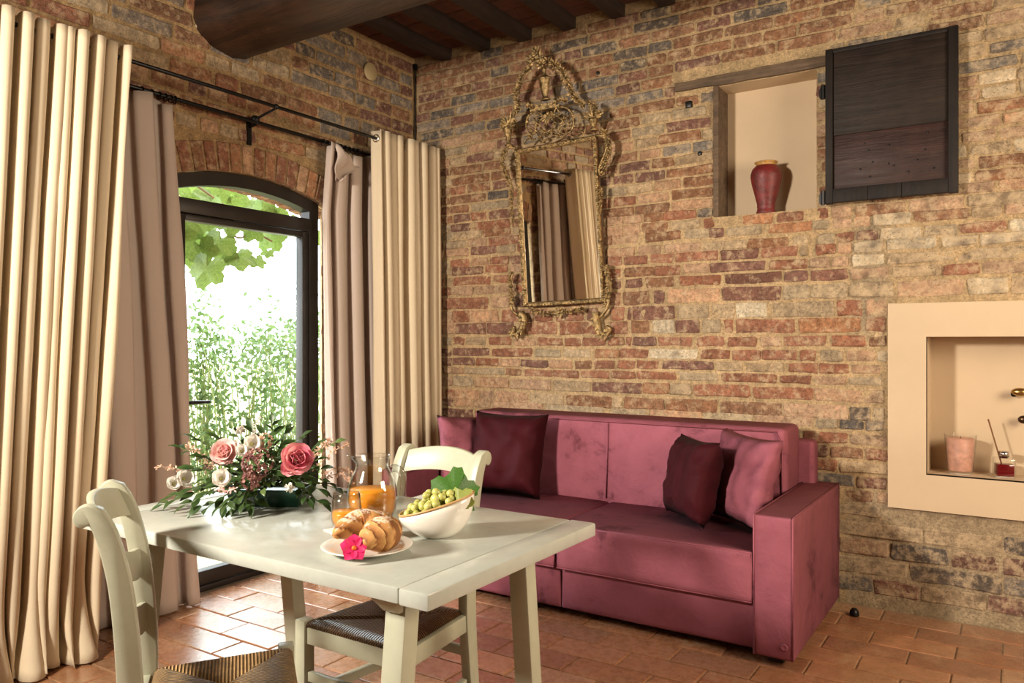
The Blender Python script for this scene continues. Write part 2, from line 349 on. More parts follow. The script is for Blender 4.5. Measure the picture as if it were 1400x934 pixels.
# ================================================================== the room
ROOM_X, ROOM_Y, CEIL = 5.4, -6.6, 3.215
BC = {'r': (0.265, 0.113, 0.066), 'd': (0.175, 0.085, 0.062), 'o': (0.36, 0.175, 0.09), 'p': (0.40, 0.245, 0.15),
      'g': (0.36, 0.265, 0.165), 'k': (0.115, 0.092, 0.076), 'w': (0.52, 0.42, 0.29), 'b': (0.235, 0.115, 0.062), 's': (0.20, 0.165, 0.135)}
def bcol(code, r=rnd, j=0.16):
    c = BC[code]; k = 1 + r.uniform(-j, j); h = r.uniform(-0.05, 0.05)
    return (c[0]*k*(1+h), c[1]*k, c[2]*k*(1-h), 1.0)
def brick_geo(u0, u1, v0, v1, proud, r, rot=0.0):
    """a worn brick in its wall plane: (u, v, out) triples, 10-sided, bevelled"""
    L, Hh = u1 - u0, v1 - v0; cu, cv = (u0+u1)/2, (v0+v1)/2
    ch = min(0.007, Hh*0.13) ; j = lambda s=0.0052: r.uniform(-s, s)
    base = [(-L/2+ch, -Hh/2), (0, -Hh/2), (L/2-ch, -Hh/2), (L/2, -Hh/2+ch), (L/2, Hh/2-ch), (L/2-ch, Hh/2), (0, Hh/2), (-L/2+ch, Hh/2), (-L/2, Hh/2-ch), (-L/2, -Hh/2+ch)]
    base = [(a + j(), b + j(0.0042)) for a, b in base]
    co, si = math.cos(rot), math.sin(rot)
    T = lambda a, b, o: (cu + a*co - b*si, cv + a*si + b*co, o)
    ins = 1 - 0.009/max(0.02, min(L, Hh)/2)
    k1 = (L/2 - 0.006)/(L/2); k2 = (Hh/2 - 0.006)/(Hh/2); tl = j(0.002)
    V = [T(a, b, -0.012) for a, b in base] + [T(a, b, proud*0.45) for a, b in base] + [T(a*k1, b*k2, proud + tl*a/L*2 + j(0.0012)) for a, b in base]
    n = 10
    Fc = [(i*n+k, i*n+(k+1) % n, (i+1)*n+(k+1) % n, (i+1)*n+k) for i in range(2) for k in range(n)] + [tuple(2*n+k for k in range(n))]
    return V, Fc

def wall_grid(us, vs_, hole, disp, col):
    """grid in the wall plane -> (u, v, out)"""
    idx = {}; V = []; Fc = []; C = []
    def vid(i, k):
        if (i, k) not in idx:
            idx[(i, k)] = len(V); u, v = us[i], vs_[k]; V.append((u, v, disp(u, v))); C.append(col(u, v))
        return idx[(i, k)]
    for i in range(len(us)-1):
        for k in range(len(vs_)-1):
            if hole((us[i]+us[i+1])/2, (vs_[k]+vs_[k+1])/2): continue
            Fc.append((vid(i, k), vid(i+1, k), vid(i+1, k+1), vid(i, k+1)))
    return V, Fc, C
def frange(a, b, s):
    n = max(1, round((b-a)/s)); return [a + (b-a)*i/n for i in range(n+1)]

# ---------------------------------------------------------------- back wall (brick, with two niches)
NX0, NX1, NZ0, NZ1, ND = 2.105, 2.615, 1.948, 2.645, 0.155          # upper niche
SX0, SX1, SZ0, SZ1 = 2.943, 4.30, 0.492, 1.460                       # cream surround
IX0, IX1, IZ0, IZ1, ID = 3.105, 4.14, 0.660, 1.302, 0.21             # its recess
def near(v, a, b): return a < v < b
xs = sorted(set(frange(0, NX0, .03) + frange(NX0, NX1, .03) + frange(NX1, IX0, .03) + frange(IX0, IX1, .05) + frange(IX1, ROOM_X, .1)))
zs = sorted(set([-.03] + frange(0, IZ0, .03) + frange(IZ0, IZ1, .03) + frange(IZ1, NZ0, .03) + frange(NZ0, NZ1, .03) + frange(NZ1, 3.3, .03)))
def dist_rect(u, v, a, b, c, d): return max(a-u, u-b, c-v, v-d)
def back_disp(u, v):
    if abs(dist_rect(u, v, NX0, NX1, NZ0, NZ1)) < .012 or dist_rect(u, v, SX0, SX1, SZ0, SZ1) < .05: return 0.0
    n = noise.fractal(Vector((u*5, v*5, 3)), 0.9, 2.1, 4); r_ = noise.fractal(Vector((u*17, v*17, 9)), 0.9, 2.1, 3)
    k = 1.6 if (u > 2.72 and v > 1.3) or v < .5 else 1.0
    return n*0.0045*k + r_*0.0028*k
def back_mcol(u, v):
    c = Vector(MORTAR); n = noise.fractal(Vector((u*3, v*3, 1)), 1.0, 2.0, 4)
    g = max(0, 1 - abs(u-2.86 + .05*n)/.12) * max(0, min(1, (v-1.22)*5)) * max(0, min(1, (2.02-v)*5))   # grey patched render
    c = c.lerp(Vector((0.37, 0.29, 0.19)), min(.85, g*1.3))
    if u > 2.75 and v < 0.55: c = c.lerp(Vector((0.42, 0.33, 0.22)), .7)
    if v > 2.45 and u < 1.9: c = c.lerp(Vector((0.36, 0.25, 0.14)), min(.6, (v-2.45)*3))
    return (*(c*(1+.18*n)), 1)
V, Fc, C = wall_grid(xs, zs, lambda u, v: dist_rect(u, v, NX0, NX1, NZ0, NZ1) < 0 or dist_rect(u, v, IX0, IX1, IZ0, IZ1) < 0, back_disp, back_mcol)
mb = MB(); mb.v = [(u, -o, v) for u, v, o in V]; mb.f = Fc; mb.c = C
wall_back = tag(mb.build('wall_back', M['mortar'], smooth=True), kind='structure', label='old brick wall in lime mortar behind the sofa')
def recess(name, x0, x1, z0, z1, d, lip=0.0):
    y = -lip
    return MB().add([(x0,y,z0),(x1,y,z0),(x1,y,z1),(x0,y,z1),(x0,d,z0),(x1,d,z0),(x1,d,z1),(x0,d,z1)],
             [(0,1,5,4),(1,2,6,5),(2,3,7,6),(3,0,4,7),(4,5,6,7)]).build(name, M['plaster'], wall_back)
MB().box((-.5, .24, -.04), (ROOM_X+.2, .45, 3.6)).build('wall_leak_backing', M['room_plaster'], wall_back)  # unseen backing box, added to keep sky light from leaking in
recess('niche_lining', NX0, NX1, NZ0, NZ1, ND)
# plain cream surround of the lower recess, a little proud of the bricks
mb = MB(); y0, y1 = -0.024, 0.02
for (a, b, c, d) in ((SX0, IX0, SZ0, SZ1), (IX1, SX1, SZ0, SZ1), (IX0, IX1, SZ0, IZ0), (IX0, IX1, IZ1, SZ1)): mb.box((a, y0, c), (b, y1, d))
mb.build('niche_surround', M['plaster'], wall_back)
recess('recess_lining', IX0, IX1, IZ0, IZ1, ID, 0.0235)
# weathered lintel and left jamb of the upper niche
mb = MB(); lx = [1.875 + (2.672-1.875)*i/10 for i in range(11)]
o1 = [Vector((x, -0.022 + rnd.uniform(-.003,.003), 2.704 + rnd.uniform(-.004,.004))) for x in lx] + [Vector((x, -0.022, 2.650 + rnd.uniform(-.003,.003) + .006*(i<3))) for i, x in reversed(list(enumerate(lx)))]
extrude_outline([Vector((p.x, 0.15, p.z)) for p in o1], o1, mb)
mb.build('lintel', M['old_wood'], wall_back, bevel=.004)
MB().box((2.088, -0.012, 1.950), (2.118, 0.15, 2.65)).build('jamb', M['old_wood'], wall_back, bevel=.004)

# traced courses of the bright middle of the wall: (crop origin x, y, scale), a point on the course, thickness, bricks
C2, C5, C1 = (820, 280, 3.1125), (600, 380, 4.247), (600, 180, 3.4975)
T_ = [ # course point in crop 2, thickness, bricks of crop 2, bricks of crop 5
 ((230,55),36,"30-100p 105-180p 185-275b 275-410r 420-500k",""),
 ((240,98),40,"30-100p 100-175p 180-287b 305-430g 445-590r 610-737o 757-868r 905-970r 985-1070p",""),
 ((265,137),38,"55-165p 192-345b 365-465g 465-532d 545-690g 720-905o 905-975g 990-1070p 1080-1150p",""),
 ((350,185),38,"30-150p 165-262p 275-428p 440-625g 630-800b 825-888g 925-1000g 1010-1080r 1095-1180d",""),
 ((410,222),40,"30-95r 105-205r 220-315r 320-505r 515-675d 685-840r 855-885g 920-1000r 1010-1070p",""),
 ((290,280),40,"30-90r 105-230b 235-343r 355-465p 470-705d 720-882r 890-980p 990-1060p","85-300r 315-425r"),
 ((430,322),42,"55-90d 110-180d 195-318b 340-515r 535-775d 785-885d 895-1055d","75-200p 205-440p"),
 ((400,387),58,"28-90r 100-210b 228-275d 288-510p 520-775d 780-890g 900-1055g","80-285r 305-430p 560-700r 720-850r"),
 ((400,455),60,"45-105r 120-134d 138-320d 333-467g 475-575g 580-712w 740-1000g 1010-1120r","80-180r 185-345p 365-460r 560-660r 680-845r 865-925d"),
 ((700,515),60,"45-120r 132-213b 228-318w 325-425d 440-515g 530-565r 578-828r 845-1110o 1130-1220r","100-275d 280-440d 500-690r 700-940r"),
 ((700,582),42,"35-105r 115-135r 142-240d 248-393r 413-530r 545-670r 685-775p 785-962r 985-1130r","80-150r 155-275g 295-420r 440-570p 580-718r 730-825r 835-970r"),
 ((700,640),42,"88-205r 210-415w 433-555r 560-685r 690-838r 850-920r 940-1035g 1050-1170p","80-295d 308-545r 560-710g 725-885g 905-1045o"),
 ((600,690),39,"78-150r 158-252r 268-380d 383-485d 495-610g 625-785g 805-930r 935-1055r 1075-1190p","80-208d 218-345r 350-470p 475-635d 640-775p 790-888b 905-1022r"),
 ((600,737),35,"50-150r 160-325r 340-505g 520-750r 770-900r 920-1050p 1060-1200g","80-140p 148-380g 390-480b 500-655r 660-812r 830-990r"),
 ((600,795),50,"185-300o 300-390g 400-640r 655-905r 915-1120p 1125-1210p","85-200g 210-405p 415-655p 665-885g 895-1180d"),
 ((600,865),54,"60-98g 105-272b 280-500b 512-770b 780-1055p 1065-1150k 1160-1215g","100-235p 240-320p 330-520p 528-728g 740-1005b"),
 ((800,920),40,"50-200g 215-430p 445-650g 660-900p 920-1010g 1020-1120k 1130-1210s","90-195p 205-300p 310-600p 620-960g")]
def parse(s, crop):
    out = []
    for t in s.split():
        a, b = t[:-1].split('-')
        out.append((onY(crop[0] + float(a)/crop[2], CY).x, onY(crop[0] + float(b)/crop[2], CY).x, t[-1]))
    return out
rows = []
for (pt, th, a, b) in T_:
    p = onY(C2[0] + pt[0]/C2[2], C2[1] + pt[1]/C2[2]); q = onY(C2[0] + pt[0]/C2[2], C2[1] + (pt[1]+th)/C2[2])
    rows.append([p.z, p.z - q.z, sorted(parse(a, C2) + parse(b, C5))])
ups = [460, 415, 370, 325, 278, 235, 186, 140, 92, 44]
z_prev = rows[0][0]
LEFT1 = {460: "60-155d 170-340r", 415: "70-150d 155-230r 240-345d", 370: "55-145b 155-335g", 325: "55-225b 235-330k", 278: "55-125r 138-245b 258-340d", 235: "65-240b 250-340b"}
top_rows = []
zt = z_prev + 0.064
for i, y in enumerate(ups):
    p = onY(C1[0] + 100/C1[2], C1[1] + y/C1[2]); top_rows.append([p.z, 0.050, sorted(parse(LEFT1.get(y, ''), C1))])
zt = top_rows[-1][0]
while zt < 3.14: zt += 0.066; top_rows.append([zt, 0.052, []])
low_rows = []; zb = rows[-1][0] - 0.069
while zb > 0.02: low_rows.append([zb, 0.054 if zb > .45 else 0.074, []]); zb -= 0.069 if zb > .5 else 0.090
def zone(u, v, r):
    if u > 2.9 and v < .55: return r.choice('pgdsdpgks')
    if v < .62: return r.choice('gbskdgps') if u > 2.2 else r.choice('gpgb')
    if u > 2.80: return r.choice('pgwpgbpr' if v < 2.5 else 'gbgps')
    if v > 2.86: return r.choice('bbdkb')  # shadow below the ceiling put into the colour of the top courses
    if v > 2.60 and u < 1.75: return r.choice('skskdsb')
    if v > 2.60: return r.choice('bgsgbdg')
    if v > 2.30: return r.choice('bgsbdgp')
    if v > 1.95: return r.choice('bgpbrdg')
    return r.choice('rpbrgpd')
rr = random.Random(11)
def fill(a, b, v, L=(0.11, 0.29), gap=0.014):
    out = []; u = a
    while u < b - 0.05:
        l = rr.uniform(*L); e = min(u + l, b)
        if b - e < 0.06: e = b
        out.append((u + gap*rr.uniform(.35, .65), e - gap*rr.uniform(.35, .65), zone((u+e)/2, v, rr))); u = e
    return out
cand = []                                   # (u0,u1,v0,v1,code)
for ri, (z, h, br) in enumerate(top_rows[::-1] + rows + low_rows):
    full = list(br); k0 = 0.0; X1 = 3.75
    spans = sorted([(a, b) for a, b, _ in br]); cur = rr.uniform(0, .05)
    gaps = []
    for a, b in spans:
        if a - cur > 0.09: gaps.append((cur, a))
        cur = max(cur, b)
    gaps.append((cur + .006, X1))
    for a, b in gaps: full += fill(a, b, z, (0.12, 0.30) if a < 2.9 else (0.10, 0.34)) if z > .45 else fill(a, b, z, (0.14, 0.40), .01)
    for a, b, c in full:
        wob = noise.noise(Vector((a*1.3, z*3, 5)))*0.005
        z0, z1 = z - h/2 + wob, z + h/2 + wob
        if z1 > 3.20: continue
        parts = [(a, b)]
        for (x0, x1, q0, q1) in ((NX0 - .018, NX1 + .002, NZ0 - .004, NZ1), (1.868, 2.68, 2.642, 2.712), (SX0 - .006, SX1, SZ0 - .01, SZ1 + .008)):
            if z1 > q0 and z0 < q1:
                nxt = []
                for (p, q) in parts:
                    if q <= x0 or p >= x1: nxt.append((p, q)); continue
                    if x0 - p > .03: nxt.append((p, x0))
                    if q - x1 > .03: nxt.append((x1, q))
                parts = nxt
        for p, q in parts:
            if q - p > 0.02: cand.append((p, q, z0, z1, c))
for z in (1.928,): pass
def px_area(p, q, z0, z1, wall):
    if wall == 'back': pts = [Vector((p, 0, z0)), Vector((q, 0, z0)), Vector((q, 0, z1)), Vector((p, 0, z1))]
    else: pts = [Vector((0, p, z0)), Vector((0, q, z0)), Vector((0, q, z1)), Vector((0, p, z1))]
    P = []
    for t in pts:
        d = t - CAM; k = d.dot(FWD)
        if k < 0.3: return 0
        P.append((CX + F_PX*d.dot(RGT)/k, CY - F_PX*d.z/k))
    c = (sum(x for x, _ in P)/4, sum(y for _, y in P)/4)
    if not (0 < c[0] < 1400 and 0 < c[1] < 934): return 0
    return abs(sum(P[i][0]*P[(i+1) % 4][1] - P[(i+1) % 4][0]*P[i][1] for i in range(4)))/2
def hidden_back(p, q, z0, z1):
    x, z = (p+q)/2, (z0+z1)/2
    return (0.75 < x < 2.45 and z < .80) or (x > 2.69 and x < 3.2 and z > 1.98 and z < 2.69) or x < .12 and z < 2.6 or (0.98 < x < 1.36 and 1.55 < z < 2.35)
def lay(cands, wall, parent, hid, limit=300):
    sc = [(0 if hid(p, q, a, b) else px_area(p, q, a, b, wall), i) for i, (p, q, a, b, c) in enumerate(cands)]
    best = set(i for s, i in sorted(sc, reverse=True)[:limit] if s > 55)
    rest = {}
    for i, (p, q, z0, z1, c) in enumerate(cands):
        r = random.Random(i*31+5)
        proud = r.uniform(0.0035, 0.0085)
        rough = (wall == 'back' and (((p+q)/2 > 2.78) or z1 < .55))
        Vb, Fb = brick_geo(p, q, z0, z1, proud, r, r.uniform(-.012, .012))
        if wall == 'back': Vb = [(u, -o, v) for u, v, o in Vb]; 
        else: Vb = [(o, u, v) for u, v, o in Vb]; Fb = [tuple(reversed(f)) for f in Fb] if wall == 'leftflip' else Fb
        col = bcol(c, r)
        mt = 'brick_eroded' if rough else 'brick'
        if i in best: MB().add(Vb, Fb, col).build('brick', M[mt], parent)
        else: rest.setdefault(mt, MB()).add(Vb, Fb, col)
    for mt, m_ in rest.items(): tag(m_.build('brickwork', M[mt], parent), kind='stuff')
lay(cand, 'back', wall_back, hidden_back)
# iron pins and stubs; the widest is a black block for a hole's shade
for (x, y, s) in ((957, 210, .010), (942, 143, .017), (818, 100, .008)):
    p = onY(x, y, -.01); MB().box((p.x-s, -.022, p.z-s), (p.x+s, .0, p.z+s)).build('wall_pin_or_hole', M['iron'], wall_back, bevel=.002)

# ---------------------------------------------------------------- window wall
DY, DH, DR, DTOP = -1.345, 0.50, 1.60, 2.176                  # arch centre line, half width, radius, crown
def arch_z(y, off=0.0): return DTOP - DR + math.sqrt((DR+off)**2 - (y-DY)**2)
ys = frange(ROOM_Y, -3.6, .12)[:-1] + frange(-3.6, DY-DH, .03)[:-1] + frange(DY-DH, DY+DH, .025)[:-1] + frange(DY+DH, 0, .03)
zz = [-.04] + frange(0, 2.0, .04)[:-1] + frange(2.0, 3.3, .022)
in_door = lambda y, z, off=0.0: abs(y-DY) < DH + off and z < arch_z(y, off)
V, Fc, C = wall_grid(ys, zz, lambda u, v: in_door(u, v, .03), lambda u, v: 0 if (-.1 < abs(u-DY)-DH < .06 and v < 2.3) else noise.fractal(Vector((u*5, v*5, 13)), .9, 2.1, 4)*0.006,
                     lambda u, v: (*(Vector((0.47, 0.31, 0.155))*(1+.2*noise.noise(Vector((u*3, v*3, 4))))), 1))
mb = MB(); mb.v = [(o, u, v) for u, v, o in V]; mb.f = Fc; mb.c = C
# thickness of the wall: jambs and vault of the opening, outer face
TH = -0.42
ra = [(DY-DH, -.04)] + [(DY-DH + 2*DH*i/40, arch_z(DY-DH + 2*DH*i/40)) for i in range(41)] + [(DY+DH, -.04)]
DE = DH + .075; rb = [(DY-DE, -.04)] + [(DY-DE + 2*DE*i/40, arch_z(DY-DE + 2*DE*i/40, .075)) for i in range(41)] + [(DY+DE, -.04)]
mb.add([(-.001, y, z) for y, z in ra] + [(-.001, y, z) for y, z in rb], [(i, i+1, len(ra)+i+1, len(ra)+i) for i in range(len(ra)-1)], (*MORTAR, 1))
na = 24; arc = [(DY-DH + 2*DH*i/na) for i in range(na+1)]
ring = [(DY-DH, -.04)] + [(y, arch_z(y)) for y in arc] + [(DY+DH, -.04)]
SPL = 1.75; ring_o = [(DY+(y-DY)*SPL, z) for y, z in ring]
mb.add([(0, y, z) for y, z in ring] + [(TH, y, z) for y, z in ring_o], [(i, i+1, len(ring)+i+1, len(ring)+i) for i in range(len(ring)-1)], (*MORTAR, 1))
DO = DH*SPL; mb.add([(TH, -6.6, -.04), (TH, DY-DO, -.04), (TH, DY-DO, 3.6), (TH, -6.6, 3.6), (TH, DY+DO, -.04), (TH, .45, -.04), (TH, .45, 3.6), (TH, DY+DO, 3.6)], [(0,1,2,3), (4,5,6,7)], (*MORTAR, 1))
na2 = len(arc); mb.add([(TH, DY+(y-DY)*SPL, arch_z(y)) for y in arc] + [(TH, DY+(y-DY)*SPL, 3.6) for y in arc], [(i, i+1, na2+i+1, na2+i) for i in range(na2-1)], (*MORTAR, 1))
wall_left = tag(mb.build('wall_left', M['mortar'], smooth=False), kind='structure', label='brick wall with the arched garden door')
rr = random.Random(23); candL = []
z = 0.07; row = 0
while z < 3.17:
    h = rr.uniform(.060, .070); y = -3.5 + rr.uniform(0, .2)
    while y < -0.03:
        l = rr.choice([.12, .15, .2, .24, .27, .3, .33]) * rr.uniform(.92, 1.06); e = min(y + l, -.02)
        p, q = y + rr.uniform(.006, .012), e - rr.uniform(.006, .012)
        code = rr.choice('bpbrggdbo' if z < 2.72 else 'bgsbdgbr') if (p+q)/2 < -1.0 else rr.choice('bgdbrs' if z < 2.6 else 'kssbdb')
        zm = z + noise.noise(Vector((y, z*2, 0)))*.008
        pieces = [(p, q)]
        if zm - h/2 < arch_z(DY, .155) + .01:
            pieces = []
            lo, hi = DY-DH-.008, DY+DH+.008
            zlow = zm - h/2 - .012
            if zlow < 2.1: pass
            else:
                s = (DR+.155)**2 - max(0, (zlow-(DTOP-DR)))**2
                hw = math.sqrt(s) if s > 0 else 0; lo, hi = max(DY-hw, DY-DH-.075), min(DY+hw, DY+DH+.075)
            if p < lo: pieces.append((p, min(q, lo)))
            if q > hi: pieces.append((max(p, hi), q))
        for a, b in pieces:
            if b - a > .03: candL.append((a, b, zm - h/2, zm + h/2, code))
        y = e
    z += h + rr.uniform(.016, .024)
lay(candL, 'left', wall_left, lambda p, q, a, b: (a+b)/2 < 2.03 or (p+q)/2 < -2.9 or (-1.69 < (p+q)/2 < -1.36 and a > 2.80))
# the arch: voussoirs on edge, and the bricks of its vault outside the frame
nv = 16; A0 = math.asin((DH+.07)/DR)
for part_i, (r0, r1, x0, x1) in enumerate(((DR+.002, DR+.150, None, None), (DR-.012, DR+.02, -.40, -.15))):
    for i in range(nv):
        a0 = -A0 + 2*A0*i/nv + .0042; a1 = -A0 + 2*A0*(i+1)/nv - .0042
        col = bcol(rr.choice('rbrbop')); zc = DTOP - DR
        P2 = [(DY + (1.0 if part_i == 0 else 1.35)*(rad + rr.uniform(-.004,.004))*math.sin(a), zc + (rad)*math.cos(a)) for rad, a in ((r0, a0), (r0, a1), (r1, a1), (r1, a0))]
        if part_i == 0:
            out = .008 + rr.uniform(-.002, .004); cy = sum(p[0] for p in P2)/4; czz = sum(p[1] for p in P2)/4
            Vv = [(-.05, y, z) for y, z in P2] + [(out*.5, y, z) for y, z in P2] + [(out, cy+(y-cy)*.9, czz+(z-czz)*.94) for y, z in P2]
            Fv = [(k, (k+1) % 4, 4+(k+1) % 4, 4+k) for k in range(4)] + [(4+k, 4+(k+1) % 4, 8+(k+1) % 4, 8+k) for k in range(4)] + [(8, 9, 10, 11)]
        else:
            Vv = [(x0, y, z) for y, z in P2] + [(x1, y, z) for y, z in P2]; Fv = [(3,2,1,0), (4,5,6,7), (0,1,5,4), (1,2,6,5), (2,3,7,6), (3,0,4,7)]
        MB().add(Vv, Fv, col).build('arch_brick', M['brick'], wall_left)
# round cream cover plate high on the wall
p = onX(506, 98, .01); o = lathe([(0, .012), (.05, .012), (.056, .008), (.058, 0)], 32); o.v = [(a[2], a[0], a[1]) for a in o.v]
o.build('cover_plate', plain('cover_plate_cream', (0.42, 0.32, 0.17), 0.6), None, smooth=True); cp = bpy.data.objects['cover_plate']
cp.location = p; tag(cp, 'round cream cover plate high on the brick wall near the corner', 'cover plate')

# ---------------------------------------------------------------- the other walls, ceiling with joists
tag(MB().add([(ROOM_X,0,0),(ROOM_X,ROOM_Y,0),(ROOM_X,ROOM_Y,3.3),(ROOM_X,0,3.3)], [(0,1,2,3)]).build('wall_right', M['room_plaster']), kind='structure')
tag(MB().add([(ROOM_X,ROOM_Y,0),(0,ROOM_Y,0),(0,ROOM_Y,3.3),(ROOM_X,ROOM_Y,3.3)], [(0,1,2,3)]).build('wall_front', M['room_plaster']), kind='structure')
ceiling = tag(MB().add([(-.05,.05,CEIL+.012),(ROOM_X,.05,CEIL+.012),(ROOM_X,ROOM_Y,CEIL+.012),(-.05,ROOM_Y,CEIL+.012)], [(0,1,2,3)]).build('ceiling', M['ceil_joint']), kind='structure', label='terracotta tile ceiling on dark joists')
tag(MB().box((-.45,.4,CEIL+.03), (ROOM_X+.1, ROOM_Y-.1, CEIL+.09)).build('roof_slab', M['room_plaster'], ceiling))
jx = [0.272 + .3125*k for k in range(17)]
for k, x in enumerate(jx):
    m = MB(); n = 14
    for i in range(n):
        t0, t1 = i/n, (i+1)/n
    ys_ = frange(-6.6, .03, .35); wv = [rnd.uniform(-.006, .006) for _ in ys_]
    Vj = []
    for y, q in zip(ys_, wv): Vj += [(x-.043+q, y, CEIL+.01), (x-.041+q, y, 3.146+q*.6), (x+.041+q, y, 3.146-q*.6), (x+.043+q, y, CEIL+.01)]
    nn = len(ys_); m.add(Vj, [(i*4+a, i*4+a+1, i*4+a+5, i*4+a+4) for i in range(nn-1) for a in range(3)] + [(0,1,2,3), tuple((nn-1)*4+i for i in (3,2,1,0))])
    m.build('joist', M['joist'], ceiling)
tile_me = {}
for b in range(-1, 6):
    x0 = (jx[b] if b >= 0 else -.04) + .03; x1 = jx[b+1] - .03
    y = -.01; k = 0
    while y > -2.0:
        key = (round(x1-x0, 3), k % 3)
        if key not in tile_me:
            dz = (k % 3)*.0012
            me = MB().box((0, -.145, -.010-dz), (x1-x0, 0, .006)).mesh('ceiling_tile'); me.materials.append(M['ceil_tile']); tile_me[key] = me
        o = bpy.data.objects.new('ceiling_tile', tile_me[key]); link(o, ceiling); o.location = (x0, y, CEIL + .008); y -= .151; k += 1
# the great beam: a rough squared trunk let into the window wall
sec = [(-1.375, 3.16), (-1.365, 2.95), (-1.378, 2.83), (-1.405, 2.786), (-1.47, 2.778), (-1.56, 2.795), (-1.62, 2.815), (-1.668, 2.845), (-1.688, 2.90), (-1.682, 2.98), (-1.66, 3.05), (-1.655, 3.16)]
m = MB(); bx = frange(-.06, ROOM_X, .06); ns = len(sec)
for x in bx:
    for (y, z) in sec:
        a = noise.fractal(Vector((x*1.6, y*7, z*7)), .9, 2, 4)*1.6
        fl = max(0, .25 - x)*.12
        m.v.append((x, y + a*.016 - (fl if y < -1.5 else 0), z + a*.014 - (0 if z > 3.1 else fl*.15)))
m.f = [(i*ns+k, i*ns+k+1, (i+1)*ns+k+1, (i+1)*ns+k) for i in range(len(bx)-1) for k in range(ns-1)]
m.build('beam', M['beam'], ceiling, smooth=True)

# ---------------------------------------------------------------- floor
floor = tag(MB().add([(-.42,.02,-.006),(ROOM_X,.02,-.006),(ROOM_X,ROOM_Y,-.006),(-.42,ROOM_Y,-.006)], [(3,2,1,0)]).build('floor', M['grout']), kind='structure', label='terracotta tiles laid in running bond')
rt_ = random.Random(3); tl, tw, gp = .32, .16, .006
far = MB(); cnt = 0
for j in range(42):
    y1 = -.028 - j*tw + .0; y0 = y1 - tw
    off = (.16 if j % 2 else 0) + .05
    i = -1
    while True:
        x0 = off + i*tl; x1 = x0 + tl; i += 1
        if x0 > ROOM_X: break
        a, b = max(x0, 0.0) + gp/2, min(x1, ROOM_X) - gp/2
        if b - a < .02: continue
        c = rt_.choice([(.34,.150,.070), (.38,.175,.085), (.30,.125,.058), (.36,.19,.10), (.33,.16,.085), (.27,.118,.06)]); k = rt_.uniform(.88, 1.12)
        col = (c[0]*k, c[1]*k, c[2]*k, 1); dz = rt_.uniform(-.0012, .0012); tx, ty = rt_.uniform(-.0008,.0008), rt_.uniform(-.0008,.0008)
        e = .004
        V_ = [(a, y0+gp/2, -.012), (b, y0+gp/2, -.012), (b, y1-gp/2, -.012), (a, y1-gp/2, -.012)]
        V_ += [(p[0], p[1], -.0025+dz) for p in V_[:4]]
        V_ += [(a+e, y0+gp/2+e, dz+tx), (b-e, y0+gp/2+e, dz-tx), (b-e, y1-gp/2-e, dz+ty), (a+e, y1-gp/2-e, dz-ty)]
        F_ = [(0,1,5,4),(1,2,6,5),(2,3,7,6),(3,0,4,7),(4,5,9,8),(5,6,10,9),(6,7,11,10),(7,4,8,11),(8,9,10,11)]
        mid = Vector(((a+b)/2, (y0+y1)/2, 0)); d = mid - CAM; kk = d.dot(FWD)
        vis = kk > .5 and -80 < CX + F_PX*d.dot(RGT)/kk < 1480 and CY - F_PX*d.z/kk < 985
        hid = (.75 < mid.x < 2.55 and mid.y > -.8) or (mid.x < .25 and mid.y > -.75)
        if vis and not hid and cnt < 300: MB().add(V_, F_, col).build('floor_tile', M['tile'], floor); cnt += 1
        else: far.add(V_, F_, col)
tag(far.build('tilework', M['tile'], floor), kind='stuff')
# ================================================================== the garden door
fx0, fx1 = -0.105, -0.030
def arch_band(r0, r1, half0, half1, x0, x1, n=28, mb=None, floor_=0.0):
    """frame of stiles and arch between two offsets of the opening"""
    mb = mb or MB(); A = []; B = []
    def pts(off):
        hw = DH + off; L = [(DY-hw, floor_)]
        for i in range(n+1):
            y = DY-hw + 2*hw*i/n; L.append((y, arch_z(y, off) if abs(y-DY) < DR else 0))
        return L + [(DY+hw, floor_)]
    o, i_ = pts(r0), pts(r1); k = len(o)
    Vv = [(x1, y, z) for y, z in o] + [(x1, y, z) for y, z in i_] + [(x0, y, z) for y, z in o] + [(x0, y, z) for y, z in i_]
    Ff = []
    for a in range(k-1):
        Ff += [(a, a+1, k+a+1, k+a), (2*k+a+1, 2*k+a, 3*k+a, 3*k+a+1), (k+a, k+a+1, 3*k+a+1, 3*k+a), (a+1, a, 2*k+a, 2*k+a+1)]
    return mb.add(Vv, Ff)
door = tag(arch_band(-.002, -.072, 0, 0, fx0, fx1).build('door_1', M['frame_metal']), kind='structure', label='dark metal arched glazed door onto the garden')
MB().box((fx0, DY-DH+.06, 1.925), (fx1+.006, DY+DH-.06, 2.000)).build('transom', M['frame_metal'], door, bevel=.004)
MB().box((fx0, DY-DH+.06, 0.0), (fx1, DY+DH-.06, .030)).build('threshold', M['frame_metal'], door, bevel=.003)
